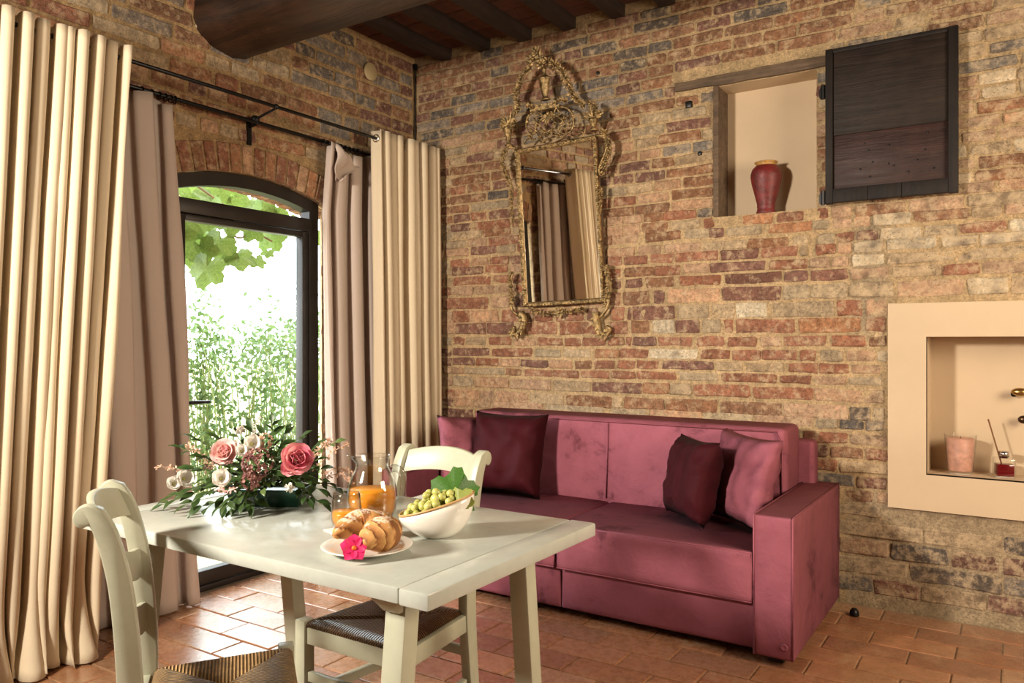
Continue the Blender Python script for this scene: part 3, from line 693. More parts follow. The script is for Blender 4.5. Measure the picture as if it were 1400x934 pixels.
# the leaf: stiles and rails
lf = MB(); a, b = DY-DH+.074, DY+DH-.074
lf.box((fx0+.012, a, .034), (fx1-.006, a+.045, 1.922)); lf.box((fx0+.012, b-.045, .034), (fx1-.006, b, 1.922))
leaf = lf.build('door_leaf', M['frame_metal'], door, bevel=.004)
MB().box((fx0+.012, a+.045, .034), (fx1-.006, b-.045, .105)).build('bottom_rail', M['frame_metal'], door, bevel=.004)
MB().box((fx0+.012, a+.045, 1.890), (fx1-.006, b-.045, 1.922)).build('top_rail', M['frame_metal'], door, bevel=.004)
MB().box((-.070, a+.040, .10), (-.064, b-.040, 1.895)).build('pane', M['pane'], door)
n = 20; yy = [DY-DH+.068 + (2*DH-.136)*i/n for i in range(n+1)]
MB().add([(-.067, y, 1.995) for y in yy] + [(-.067, y, max(1.996, arch_z(y, -.068))) for y in yy], [(i, i+1, n+2+i, n+1+i) for i in range(n)]).build('pane', M['pane'], door)
hp = Vector((fx1, a+.022, .975))
hd = MB().box((fx1-.008, hp.y-.017, .90), (fx1+.002, hp.y+.017, 1.05)).build('handle_plate', M['iron'], door, bevel=.003)
tube([(fx1, hp.y, .975), (fx1+.045, hp.y, .975), (fx1+.052, hp.y+.02, .976), (fx1+.052, hp.y+.12, .974)], [.009, .009, .010, .008], 10).build('lever', M['iron'], hd, smooth=True)
# iron holdback knob beside the arch
m = tube([(.002, DY+DH+.020, 2.02), (.030, DY+DH+.020, 2.02)], .006, 8); tube([(.03, DY+DH+.020, 1.99), (.032, DY+DH+.02, 2.04), (.03, DY+DH+.02, 2.085)], [.011, .012, .013], 10, mb=m); ball((.03, DY+DH+.02, 2.09), .019, m)
tag(m.build('shutter_bolt', M['iron'], None, smooth=True), 'black iron bolt on the wall at the right of the door arch', 'bolt')

# ================================================================== the garden
gm, nt, bs = nm('garden_paving'); vec = coords(nt)
vo = N(nt, 'ShaderNodeTexVoronoi'); vo.inputs['Scale'].default_value = 5; nt.links.new(vec, vo.inputs['Vector'])
r1_ = ramp(nt, noise_n(nt, 4, 6, .7, vec).outputs[0], [(.3, (.30, .23, .12)), (.7, (.55, .45, .28))])
nt.links.new(r1_.outputs[0], bs.inputs['Base Color']); bs.inputs['Roughness'].default_value = .9
bump(nt, bs, vo.outputs[0], .3, .03)
gv = [(-.42,-9,-.03),(-.42,12,-.03),(-40,12,-.03),(-40,-9,-.03)]
g_ = tag(MB().add([(-.42,-9,-.03),(-.42,25,-.03),(-45,25,-.03),(-45,-9,-.03)], [(0,1,2,3)]).build('garden_ground', gm), kind='structure', label='stone paving outside the door')
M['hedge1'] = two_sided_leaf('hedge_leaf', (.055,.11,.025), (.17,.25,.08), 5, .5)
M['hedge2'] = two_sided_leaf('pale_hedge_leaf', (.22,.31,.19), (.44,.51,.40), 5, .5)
M['vine'] = two_sided_leaf('vine_leaf', (.085,.145,.025), (.17,.23,.05), 9, .55)
M['twig'] = plain('twig_bark', (.20,.14,.08), .8, nscale=20)
M['green_stem'] = plain('green_stem', (.20,.24,.07), .7)
def leaf_quad(mb, p, d, up, l, w_):
    """small folded leaf: two triangles each side of the midrib"""
    s = d.cross(up)
    s = s.normalized() if s.length > 1e-5 else Vector((1,0,0)); nrm = s.cross(d)
    mb.add([p, p + d*l*.45 + s*w_ + nrm*w_*.3, p + d*l, p + d*l*.45 - s*w_ + nrm*w_*.3], [(0,1,2), (0,2,3)])
rg = random.Random(41)
def rdir(zb=0.0):
    v = Vector((rg.gauss(0,1), rg.gauss(0,1), rg.gauss(0,1)+zb)); return v.normalized()
# shrubs beyond the terrace: clumps of upright stems
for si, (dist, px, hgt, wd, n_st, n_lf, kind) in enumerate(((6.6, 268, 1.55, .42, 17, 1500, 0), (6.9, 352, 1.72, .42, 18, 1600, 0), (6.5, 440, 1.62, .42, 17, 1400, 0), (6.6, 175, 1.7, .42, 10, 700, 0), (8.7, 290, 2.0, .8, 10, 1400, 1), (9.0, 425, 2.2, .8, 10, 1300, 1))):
    c = atD(px, CY, dist); c.z = -.03
    t = thing('garden_shrub', c, 'leafy green shrub of thin upright stems growing outside the glass door' if kind == 0 else 'tall pale shrub standing behind the leafy green shrubs outside', 'shrub', 'green shrubs outside the door' if kind == 0 else 'pale shrubs outside the door')
    sm, lm = MB(), MB()
    for k in range(n_st):
        bx_, by_ = rg.gauss(0, wd*.4), rg.gauss(0, wd*.4); lean = (rg.gauss(0,.14), rg.gauss(0,.14)); hh = hgt*rg.uniform(.72, 1.05)
        pts = [(bx_ + lean[0]*q*q, by_ + lean[1]*q*q, hh*q) for q in (0, .3, .6, 1)]
        tube(pts, [.009, .008, .006, .003], 4, mb=sm)
        for q in range(n_lf//n_st):
            t_ = 1 - rg.random()**1.3*.93; t_ = min(1, t_)
            p = Vector((bx_ + lean[0]*t_*t_, by_ + lean[1]*t_*t_, hh*t_)) + Vector((rg.gauss(0,.09), rg.gauss(0,.09), rg.gauss(0,.05)))
            leaf_quad(lm, p, rdir(.3), rdir(), rg.uniform(.045, .085), rg.uniform(.011, .02))
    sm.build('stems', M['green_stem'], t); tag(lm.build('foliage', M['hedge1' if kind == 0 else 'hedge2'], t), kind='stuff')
# the vine over the door
def vine_leaf_mesh(seed):
    r = random.Random(seed); n = 40; out = []
    for k in range(n):
        a = 2*math.pi*k/n
        lob = max(math.cos((a - c_)*1.0)**8 * h_ if math.cos(a - c_) > 0 else 0 for c_, h_ in ((math.pi/2, .48), (math.pi/2+1.05, .42), (math.pi/2-1.05, .42), (math.pi/2+2.1, .30), (math.pi/2-2.1, .30)))
        rad = .55 + lob + (.05 if k % 2 else -.02) + r.uniform(-.02, .02)
        if abs(((a - 3*math.pi/2 + math.pi) % (2*math.pi)) - math.pi) < .25: rad *= .45
        x, y = rad*math.cos(a), rad*math.sin(a); out.append((x, y, -.22*(x*x) + .12*y*r.uniform(.6, 1.2) + .05*math.cos(5*a)))
    V_ = [(0, 0, .06)] + out
    inner = [(x*.5, y*.5, z*.5 + .05 - .03*(k % 2)) for k, (x, y, z) in enumerate(out)]
    V_ = [(0,0,.06)] + inner + out
    F_ = [(0, 1+k, 1+(k+1) % n) for k in range(n)] + [(1+k, 1+n+k, 1+n+(k+1) % n, 1+(k+1) % n) for k in range(n)]
    me = MB().add(V_, F_).mesh('leaf', True); me.materials.append(M['vine']); return me
VL = [vine_leaf_mesh(s) for s in (1, 2, 3, 4)]
vine_o = onX(300, 330, -.9)
vine = thing('grape_vine', (vine_o.x, vine_o.y, vine_o.z), 'grape vine with large lobed leaves hanging over the garden door', 'vine')
bpts = [onX(x, y, X) - vine_o for x, y, X in ((170, 215, -1.0), (235, 262, -.95), (290, 300, -.9), (325, 325, -.88), (345, 318, -.92), (372, 330, -.9))]
tube(spline([tuple(p) for p in bpts], 5), .007, 6).build('branch', M['twig'], vine, smooth=True)
tube(spline([tuple(onX(x, y, X) - vine_o) for x, y, X in ((200, 200, -1.0), (280, 262, -1.0), (340, 300, -1.0), (400, 318, -1.0), (470, 330, -1.0))], 5), .008, 6).build('branch', M['twig'], vine, smooth=True)
spots = [(262,322,34),(285,312,30),(300,330,30),(256,345,26),(283,366,34),(318,300,30),(325,350,34),(345,312,26),(372,320,34),(352,356,18),(268,300,30),(300,290,30),(335,285,30),(360,292,30),(385,300,24),(412,325,18),(250,300,32),(275,340,28),(310,345,22),(240,330,34),
         (262,270,30),(285,272,28),(305,276,30),(330,282,30),(352,286,28),(375,292,28),(395,300,26),(275,258,26),(300,262,26),(325,270,26),(350,276,26),(225,300,34),(215,340,34),(230,270,34),(410,310,22),(430,318,26),(366,345,14)]
for i, (x, y, s) in enumerate(spots):
    o = bpy.data.objects.new('leaf', VL[i % 4]); link(o, vine)
    o.location = onX(x, y, -.9 + rg.uniform(-.14, .14) - (.35 if y < 290 else 0)) - vine_o
    sc = s/1070*5.4*.80; o.scale = (sc, sc, sc)
    o.rotation_euler = (R(90 + rg.uniform(-35, 35)), rg.uniform(-.5, .5) + math.pi + rg.uniform(-.8, .8), R(50 + rg.uniform(-40, 40)))
# ================================================================== curtain rods
RZF, RZR, RXF, RXR = 2.585, 2.455, 0.22, 0.060
pL = onX(175, 87, RXF); pR = onX(512, 185, RXF); RZF = (pL.z + pR.z)/2
qL = onX(250, 137, RXR); qR = onX(436, 193, RXR); RZR = (qL.z + qR.z)/2
rod = thing('curtain_rod', (0.1, -1.4, RZF), 'black iron double curtain rod on brackets above the arched door', 'curtain rod')
tube([(RXF, -3.3, RZF), (RXF, -.05, RZF)], .0095, 12).build('front_rod', M['iron'], rod, smooth=True, world=True)
tube([(RXR, -3.3, RZR), (RXR, -.05, RZR)], .0105, 12).build('rear_rod', M['iron'], rod, smooth=True, world=True)
for by in (-1.375, -3.1):
    m = tube([(.0, by, RZF-.052), (RXF, by, RZF-.008)], .0065, 8); ball((RXR-.005, by, RZF-.042), .024, m, 14, 10); ball((RXF, by, RZF), .015, m, 12, 8)
    m.box((-.002, by-.013, RZR-.115), (.012, by+.013, RZF-.03)); tube([(.0, by, RZR-.02), (RXR, by, RZR-.012)], .008, 8, mb=m); m.build('bracket', M['iron'], rod, world=True, smooth=False)
def rod_rings(ys, parent):
    for y in ys:
        m = MB(); n = 14
        tube([(RXR + .018*math.cos(2*math.pi*k/n), y + rnd.uniform(-.003,.003), RZR - .006 + .019*math.sin(2*math.pi*k/n)) for k in range(n+1)], .0028, 6, False, m)
        m.build('ring', M['iron'], parent, smooth=True, world=True)
# ================================================================== curtains
def curtain(name, label, t0, t1, b0, b1, zt, zb, nf, at, ab, mat, seed, nv=44, sub=14, squash=.30, shape=None, group=None, wild=.25):
    r = random.Random(seed); wts = [r.uniform(1-wild, 1+wild) for _ in range(nf)]; tot = sum(wts)
    cum = [0]
    for w_ in wts: cum.append(cum[-1] + w_/tot)
    ampk = [r.uniform(.7, 1.2) for _ in range(nf+1)]
    nu = nf*sub; V_ = []; t0, t1, b0, b1 = map(Vector, (t0, t1, b0, b1))
    for j in range(nv+1):
        v = j/nv; z = zt + (zb-zt)*v; A_, B_ = t0.lerp(b0, v), t1.lerp(b1, v); d = (B_-A_); L = d.length; d = d/L; nrm = Vector((-d.y, d.x))
        if nrm.x < 0: nrm = -nrm
        amp = at + (ab-at)*v
        for i in range(nu+1):
            q = i/nu*nf; k = min(nf-1, int(q)); f = q-k; u = cum[k] + (cum[k+1]-cum[k])*f
            ph = 2*math.pi*q + noise.noise(Vector((q*.5, v*1.6, seed)))*1.3*min(1, v*3)
            ak = ampk[k]*(1-f) + ampk[k+1]*f
            a = amp*ak*math.cos(ph) + noise.noise(Vector((q*.9, v*3, seed+5)))*.018*v
            s = L/nf*squash*math.sin(2*ph)*.5
            p = A_ + d*(u*L + s) + nrm*a
            z_ = z
            if shape: p, z_ = shape(p, z, u, v, ph)
            V_.append((p.x, p.y, z_))
    mb = MB(); mb.add(V_, [(j*(nu+1)+i, j*(nu+1)+i+1, (j+1)*(nu+1)+i+1, (j+1)*(nu+1)+i) for j in range(nv) for i in range(nu)])
    t = thing(name, (A_.x*.5+B_.x*.5, A_.y*.5+B_.y*.5, zb), label, 'curtain', group)
    o = mb.build('cloth', mat, t, smooth=True, world=True)
    sm = o.modifiers.new('thick', 'SOLIDIFY'); sm.thickness = .003
    return t, cum, ampk
def grommets(t, cum, t0, t1, nf, zt, n_half=2):
    for k in range(nf):
        for h in (.25, .75):
            u = cum[k] + (cum[k+1]-cum[k])*h; y = t0[1] + (t1[1]-t0[1])*u
            m = MB(); n = 16
            tube([(RXF + .021*math.cos(2*math.pi*i/n), y, RZF + .021*math.sin(2*math.pi*i/n)) for i in range(n+1)], .005, 6, False, m, 1.0)
            m.build('grommet', M['steel'], t, smooth=True, world=True)
# cream curtain left of the door: bunched, pooling on the floor
yr = onX(170, 70, RXF).y; t0, t1 = (RXF, -2.86), (RXF, yr)
def pool(p, z, u, v, ph):
    if v > .86:
        k = (v-.86)/.14; p = Vector((p.x + .10*k*k*(.5+.5*math.sin(ph*.7+1)), p.y + .05*k*k*math.sin(ph*.5)))
        z = max(.006, z + .012*k*math.sin(ph*1.3))
    return p, z
t, cum, _ = curtain('cream_curtain', 'cream eyelet curtain pooling on the floor at the left of the door', t0, t1, (.24, -2.97), (.23, -2.37), RZF+.045, .004, 11, .058, .072, M['cream'], 5, shape=pool, squash=.42, nv=60, wild=.5)
grommets(t, cum, t0, t1, 11, RZF)
# cream curtain in the corner
t0, t1 = (RXF, onX(511, 184, RXF).y), (RXF+.015, -.075)
t, cum, _ = curtain('cream_curtain', 'cream eyelet curtain hanging in the corner beside the mirror', t0, t1, (.245, onX(511, 184, RXF).y+.02), (.265, -.085), RZF+.045, .008, 8, .052, .060, M['cream'], 9, squash=.42, wild=.5)
grommets(t, cum, t0, t1, 8, RZF)
# beige curtains on the rear rod
def flop_left(p, z, u, v, ph):
    k = max(0, u-.8)/.2
    if v < .12: z -= .03*k*(1-v/.12)*math.sin(u*40)
    return p, max(.006, z)
t, cum, _ = curtain('beige_curtain', 'beige gathered curtain behind the cream one at the left of the door', (.065, -3.0), (.062, onX(232, 130, .07).y), (.10, -3.0), (.085, onX(266, 820, .085).y), RZR-.020, .006, 8, .032, .045, M['beige'], 21, shape=flop_left, squash=.35, wild=.4)
rod_rings([-2.02, -1.97, -1.93, -1.90, -1.87, -1.85], t)
def flop_right(p, z, u, v, ph):
    # loose corner turned over at the top of the leading edge
    if u < .45 and v < .16:
        k = (1-v/.16)*(1-u/.45); p = Vector((p.x + .05*k, p.y)); z -= .07*k*(u/.45)*2
    return p, z
t, cum, _ = curtain('beige_curtain', 'beige gathered curtain with a folded top corner at the right of the door', (.062, onX(440, 210, .07).y), (.062, -.10), (.115, onX(446, 560, .10).y), (.10, -.10), RZR-.016, .006, 6, .030, .045, M['beige'], 33, shape=flop_right, squash=.35, wild=.4)
tl = onX(440, 210, .07).y; rod_rings([tl + .02 + .035*k for k in range(9)], t)
# the turned over flap of the heading
m = MB(); a = Vector((.095, tl + .03, RZR - .02)); nu = 12
fl = []
for j in range(9):
    v = j/8
    for i in range(nu+1):
        u = i/nu; fl.append((a.x + .035 + .025*math.sin(u*5 + v*2) + .01*v, a.y + u*(.24 - .16*v) + .02*math.sin(v*6), a.z - v*.20 - .10*u*(1-v) + .012*math.sin(u*14)))
m.add(fl, [(j*(nu+1)+i, j*(nu+1)+i+1, (j+1)*(nu+1)+i+1, (j+1)*(nu+1)+i) for j in range(8) for i in range(nu)])
o = m.build('flap', M['beige'], t, smooth=True, world=True); o.modifiers.new('thick', 'SOLIDIFY').thickness = .003
# thin black cable running down the corner
p = onY(568, 88, -.012); m = tube([(.016, -.016, 3.17), (.016, -.016, .02)], .0055, 8); m.box((.006, -.03, 3.13), (.03, -.004, 3.165))
tag(m.build('corner_cable', M['iron'], None), 'thin black cable conduit running down the corner of the brick walls', 'cable')

# ================================================================== the carved mirror
TH_ = R(3.5); RHO = R(1.6); PSI = R(1.2); MO = Vector((1.187, -.038, 1.497)); RZ_ = Matrix.Rotation(PSI, 3, 'Z')
MN = RZ_ @ Vector((0, -math.cos(TH_), -math.sin(TH_))); MU0 = RZ_ @ Vector((0, -math.sin(TH_), math.cos(TH_))); MX = RZ_ @ Vector((1, 0, 0))
MR = MX*math.cos(RHO) + MU0*math.sin(RHO); MU = MU0*math.cos(RHO) - MX*math.sin(RHO)
def mp(x, y, l=0.015): r = ray(x, y); return CAM + r * ((MO - CAM).dot(MN)/r.dot(MN)) + MN*l
def mq(u, v, l=0.0): return MO + MR*(u-1.187) + MU*v + MN*l
mir = thing('wall_mirror', MO, 'tall mirror in a carved gilt frame with urn and garlands, leaning from the brick wall', 'mirror')
U0, U1, VH = .912, 1.462, .962; fw = .030
MB().add([mq(U0+.012, .012, .004), mq(U1-.012, .012, .004), mq(U1-.012, VH-.012, .004), mq(U0+.012, VH-.012, .004)], [(0,1,2,3)]).build('glass', M['mirror'], mir, world=True)
MB().add([mq(U0, 0, -.016), mq(U1, 0, -.016), mq(U1, VH, -.016), mq(U0, VH, -.016), mq(U0, 0, .001), mq(U1, 0, .001), mq(U1, VH, .001), mq(U0, VH, .001)], [(3,2,1,0),(4,5,6,7),(0,1,5,4),(1,2,6,5),(2,3,7,6),(3,0,4,7)]).build('backboard', M['old_wood'], mir, world=True)
def rail(a, b, n, nb):
    """moulding with a row of carved beads; a, b in (u, v), n inward normal"""
    a, b, n = Vector(a), Vector(b), Vector(n); m = MB(); prof = [(0, 0), (0, .016), (.006, .024), (.012, .019), (.018, .022), (.025, .014), (.030, .006), (.030, 0)]
    P = [[mq(*(q + n*w_ + (b-a).normalized()*(w_ if q == a else -w_)), h) for w_, h in prof] for q in (a, b)]; k = len(prof)
    m.add(P[0] + P[1], [(i, i+1, k+i+1, k+i) for i in range(k-1)])
    for i in range(nb):
        q = a.lerp(b, (i+.5)/nb) + n*.012; c = mq(q.x, q.y, .021); ball(c, .0085, m, 6, 4, (1.2, .8, 1.2), .1)
    m.build('frame_rail', M['gilt'], mir, world=True, smooth=True)
rail((U0, 0), (U0, VH), (1, 0), 40); rail((U1, 0), (U1, VH), (-1, 0), 40); rail((U0, 0), (U1, 0), (0, 1), 24); rail((U0, VH), (U1, VH), (0, -1), 24)
ro = random.Random(77)
def scroll(name, pts, r0=.008, r1=.003, l=.014, n=6, fl=1.0):
    P = spline(pts, n); k = len(P)
    V_ = [mp(x, y, l + .006*math.sin(i/k*3.1)) for i, (x, y) in enumerate(P)]
    rad = [r0 + (r1-r0)*i/(k-1) for i in range(k)]
    return tube(V_, rad, 7).build(name, M['gilt'], mir, smooth=True, world=True)
def carved_leaf(mb, c, ang, ln, wd, l=.016):
    """pointed acanthus leaf with a raised midrib"""
    du, dv = math.cos(ang), math.sin(ang); c = Vector(c)
    e1 = Vector((1,0,0))*du + MU*dv; e2 = Vector((1,0,0))*(-dv) + MU*du
    b = c + MN*l
    pr = [(0, .25), (.25, .8), (.45, 1), (.7, .6), (1, 0.05)]
    V_ = []
    for s, w_ in pr:
        curl = .012*s*s
        V_ += [b + e1*ln*s - e2*wd*w_ + MN*(curl-.004), b + e1*ln*s + MN*(curl+.006), b + e1*ln*s + e2*wd*w_ + MN*(curl-.004)]
    F_ = [(3*i+a, 3*i+a+1, 3*i+a+4, 3*i+a+3) for i in range(4) for a in range(2)]
    mb.add(V_, F_)
def rosette(mb, c, r, n=5, l=.02):
    for k in range(n): carved_leaf(mb, c, 2*math.pi*k/n + .3, r, r*.42, l)
    ball(Vector(c) + MN*(l+.008), r*.3, mb, 7, 5)
def garland(name, pts, ln=.030, dens=2, l=.016):
    P = spline(pts, 5); m = tube([mp(x, y, l) for x, y in P], .0045, 6)
    for i in range(0, len(P)-1):
        x, y = P[i]; dx, dy = P[i+1][0]-x, -(P[i+1][1]-y); a = math.atan2(dy, dx)
        for s in (1, -1): carved_leaf(m, mp(x + ro.uniform(-1,1), y + ro.uniform(-1,1), 0), a + s*ro.uniform(.5, 1.2), ln*ro.uniform(.7, 1.2), ln*.27, l + ro.uniform(0, .01))
        if i % 6 == 3: rosette(m, mp(x, y, 0), ln*.72, 5, l+.008)
    return m.build(name, M['gilt'], mir, world=True, smooth=True)
garland('garland', [(727,93),(716,104),(712,117),(709,124),(708,135),(711,145),(705,157),(699,168)]); garland('garland', [(750,85),(762,89),(770,97),(776,108),(780,118),(785,130),(792,138),(801,146)])
# flowers at the top, urn and its stand
m = MB()
for x, y, r_ in ((732,82,.042),(742,88,.036),(735,72,.032),(727,90,.026),(748,84,.022)): rosette(m, mp(x, y, 0), r_, 6, ro.uniform(.015, .035))
for k in range(9): carved_leaf(m, mp(735, 80, 0), 1.57 + (k-4)*.42, ro.uniform(.05, .07), .012, .018)
m.build('flower_finial', M['gilt'], mir, world=True, smooth=True)
ub, ut = mp(748, 138, .02), mp(742, 108, .02); uh = (ut-ub).length
m = lathe([(.030, 0), (.034, .006), (.022, .014), (.015, .024), (.019, .034), (.026, .06), (.032, .095), (.034, uh-.016), (.042, uh-.010), (.044, uh-.003), (.034, uh), (.016, uh+.012), (.01, uh+.03), (.014, uh+.038), (.006, uh+.055), (0.0, uh+.06)], 20)
for i, q in enumerate(m.v):
    fl_ = 1 + .09*math.cos(10*math.atan2(q[1], q[0])) if .03 < q[2] < uh-.02 else 1
    m.v[i] = tuple(ub + Vector((q[0]*fl_, 0, 0)) + MN*(q[1]*fl_*.6) + MU*q[2])
m.build('urn', M['gilt'], mir, world=True, smooth=True)
m = MB(); cst = mp(748, 143, 0)
for (w_, h0, h1, dep) in ((.075, -.020, -.010, .03), (.10, -.034, -.020, .035), (.055, -.010, 0, .03)):
    V_ = [cst + Vector((s*w_*1.0, 0, 0)) + MU*h + MN*dd for dd in (0, dep) for h in (h0, h1) for s in (-1, 1)]
    m.add(V_, [(0,1,3,2), (4,5,7,6), (0,1,5,4), (2,3,7,6), (0,2,6,4), (1,3,7,5)])
m.build('urn_stand', M['gilt'], mir, world=True)
for s in ([(722,147),(728,146),(735,149),(742,148)], [(757,143),(764,141),(770,138),(777,139)]): garland('leaf_spray', s, .022)
# C scrolls of the crest
for s, r0 in (([(721,169),(724,160),(732,154),(740,155),(744,160),(741,165),(736,163)], .0075), ([(785,158),(779,150),(770,147),(763,149),(760,155),(764,159),(769,156)], .0075), ([(721,169),(722,176),(726,179),(728,174)], .006), ([(785,160),(786,170),(783,179),(776,184),(770,182),(770,177),(775,176)], .0065),
              ([(764,181),(768,174),(775,170),(768,163),(762,159)], .0055), ([(718,196),(724,189),(728,183),(731,191),(737,193),(742,187)], .006), ([(732,162),(736,171),(733,180),(729,188)], .006), ([(741,176),(748,182),(757,178),(762,184)], .006), ([(744,194),(752,190),(760,186),(768,188),(776,185)], .006),
              ([(790,181),(796,180),(800,185),(796,189),(788,188)], .006), ([(803,172),(802,180),(798,187)], .006)): scroll('scroll', s, r0)
m = MB(); cs = mp(752, 156, 0)
for k in range(9): carved_leaf(m, cs, -1.57 + (k-4)*.32, .055, .010, .02)
ball(cs + MN*.025, .015, m, 8, 6); m.build('shell', M['gilt'], mir, world=True, smooth=True)
m = MB()
for x, y, r_ in ((736,172,.020),(745,180,.018),(752,183,.02),(758,180,.016),(729,178,.016),(766,186,.016),(726,187,.015),(740,189,.016),(773,163,.016),(780,168,.014),(735,182,.018),(748,172,.014),(760,170,.014)): rosette(m, mp(x, y, 0), r_, 5, ro.uniform(.012, .022))
for i in range(26):
    x = ro.uniform(722, 786); y = 196 - (x-722)*.12 - ro.uniform(3, 38); carved_leaf(m, mp(x, y, 0), ro.uniform(0, 6.3), ro.uniform(.02, .034), .007, ro.uniform(.010, .018))
m.build('acanthus_leaves', M['gilt'], mir, world=True, smooth=True)
# small flower urns on the two corners
for (x, y0, y1, f) in ((698, 201, 174, 168), (814, 180, 163, 146)):
    a, b = mp(x, y0, .02), mp(x, y1, .02); h = (b-a).length
    m = lathe([(.022, 0), (.025, .008), (.012, .02), (.014, h*.45), (.024, h*.7), (.030, h*.92), (.026, h)], 14); m.v = [tuple(a + Vector((q[0], 0, 0)) + MN*q[1] + MU*q[2]) for q in m.v]
    for k in range(12): carved_leaf(m, mp(x, y1 - 1, 0), 1.57 + (k-5.5)*.30, ro.uniform(.045, .085), .010, ro.uniform(.015, .04))
    for k in range(6): rosette(m, mp(x + ro.uniform(-9, 9), f + ro.uniform(-6, 10), 0), ro.uniform(.016, .024), 5, ro.uniform(.02, .04))
    m.build('flower_urn', M['gilt'], mir, world=True, smooth=True)
# side brackets of scrolling leaves, drops, feet
scroll('side_scroll', [(706,203),(698,202),(691,209),(689,221),(693,233),(699,246),(703,262),(702,278)], .010, .004); scroll('side_scroll', [(818,186),(826,187),(831,195),(830,208),(825,220),(821,232),(823,241),(826,238)], .011, .004)
garland('side_leaves', [(702,198),(694,205),(690,214),(690,226),(695,240),(700,252)], .026); garland('side_leaves', [(822,180),(829,183),(834,195),(834,210),(829,223),(825,238)], .028)
garland('side_drop', [(702,256),(701,268),(702,280),(703,292),(704,304)], .018); garland('side_drop', [(825,256),(824,268),(824,280),(823,292)], .018)
garland('side_drop', [(703,372),(700,382),(701,395),(702,406),(704,416)], .026); garland('side_drop', [(830,362),(833,376),(835,390),(833,404),(830,418)], .030)
scroll('side_scroll', [(702,404),(700,414),(703,424),(709,430),(714,434)], .010, .009); scroll('side_scroll', [(832,408),(833,418),(829,426),(824,432),(820,434)], .010, .009)
garland('bottom_garland', [(729,424),(739,426),(749,429),(757,426),(766,424),(778,427),(790,424),(800,422)], .022)
m = MB(); rosette(m, mp(767, 427, 0), .036, 8, .022); m.build('bottom_flower', M['gilt'], mir, world=True, smooth=True)
for P, bl in (([(714,428),(719,436),(718,444),(714,452),(709,457),(704,455),(703,450),(707,448)], (704,451)), ([(816,426),(817,436),(819,444),(822,451),(827,457),(833,455),(835,449),(831,447)], (832,450))):
    V_ = [mp(x, y, .02) for x, y in spline(P, 6)]; n = len(V_)
    m = tube(V_, [.026 - .014*i/(n-1) for i in range(n)], 9); ball(mp(*bl, .02), .020, m, 10, 8)
    for i in range(0, n, 4): carved_leaf(m, V_[i], ro.uniform(-2.4, -.7), .035, .012, .02)
    m.build('scroll_foot', M['gilt'], mir, world=True, smooth=True)

# ================================================================== the wooden shutter beside the niche
X0, X1, Z0, Z1 = 2.672, 3.238, 1.952, 2.706; ys0, ys1 = -.082, -.052
sh = thing('wooden_shutter', ((X0+X1)/2, -.06, Z0), 'dark wooden niche shutter of two boards standing open against the brick wall', 'shutter')
MB().box((X0, ys0, Z0), (X0+.034, ys1, Z1)).build('stile', M['shutter_frame'], sh, world=True, bevel=.003)
MB().box((X1-.040, ys0, Z0), (X1, ys1, Z1)).build('stile', M['shutter_frame'], sh, world=True, bevel=.003)
for a, b in ((X0+.034, X0+.19), (X0+.191, X0+.335), (X0+.336, X1-.040)): MB().box((a, ys0+.001, Z0+.004), (b, ys1, Z0+.070)).build('bottom_rail', M['shutter_frame'], sh, world=True, bevel=.003)
MB().box((X0+.034, ys0+.012, Z0+.330), (X1-.040, ys1, Z1-.002)).build('upper_board', M['shutter_dark'], sh, world=True, bevel=.004)
MB().box((X0+.034, ys0+.005, Z1-.022), (X1-.040, ys1, Z1)).build('top_rail', M['shutter_frame'], sh, world=True, bevel=.003)
MB().box((X0+.034, ys0+.017, Z0+.070), (X1-.040, ys1, Z0+.331)).build('lower_board', M['shutter_red'], sh, world=True, bevel=.003)
for i in range(13):
    x, z = ro.uniform(X0+.06, X1-.07), ro.uniform(Z0+.10, Z0+.31); o = lathe([(.005, 0), (.004, .003), (0, .004)], 7); o.v = [(x+q[0], ys0+.017-q[2], z+q[1]) for q in o.v]; o.build('nail', M['iron'], sh, world=True)
for z in (2.505, 1.985):
    m = MB().box((X0-.028, -.066, z-.028), (X0+.012, -.050, z+.026)); tube([(X0-.012, -.07, z-.034), (X0-.012, -.07, z+.034)], .010, 10, mb=m); m.box((X0-.034, -.055, z-.02), (X0-.016, .02, z+.02)); m.build('hinge', M['iron'], sh, world=True)
# red vase in the niche
p = onY(1047, 288, .052); p.z = NZ0
va = thing('red_vase', (p.x, .058, NZ0), 'dark red baluster vase with ochre rim standing in the upper wall niche', 'vase')
vh = .276
prof = [(.050, 0), (.052, .006), (.046, .022), (.044, .035), (.047, .040), (.045, .046), (.046, .055), (.060, .11), (.073, .16), (.079, .195), (.078, .215), (.070, .238), (.057, .252), (.052, .256)]
M['vase_red'] = plain('red_lacquer', (0.125, 0.011, 0.010), .5, nscale=22, namt=.5, bscale=60, bamt=.25); M['ochre'] = plain('ochre_glaze', (.36, .19, .05), .4, nscale=30, namt=.4)
lathe(prof, 40).build('body', M['vase_red'], va, smooth=True)
lathe([(.053, .254), (.050, .262), (.058, .270), (.060, .274), (.056, .276), (.045, .268), (.042, .25)], 40).build('rim', M['ochre'], va, smooth=True)
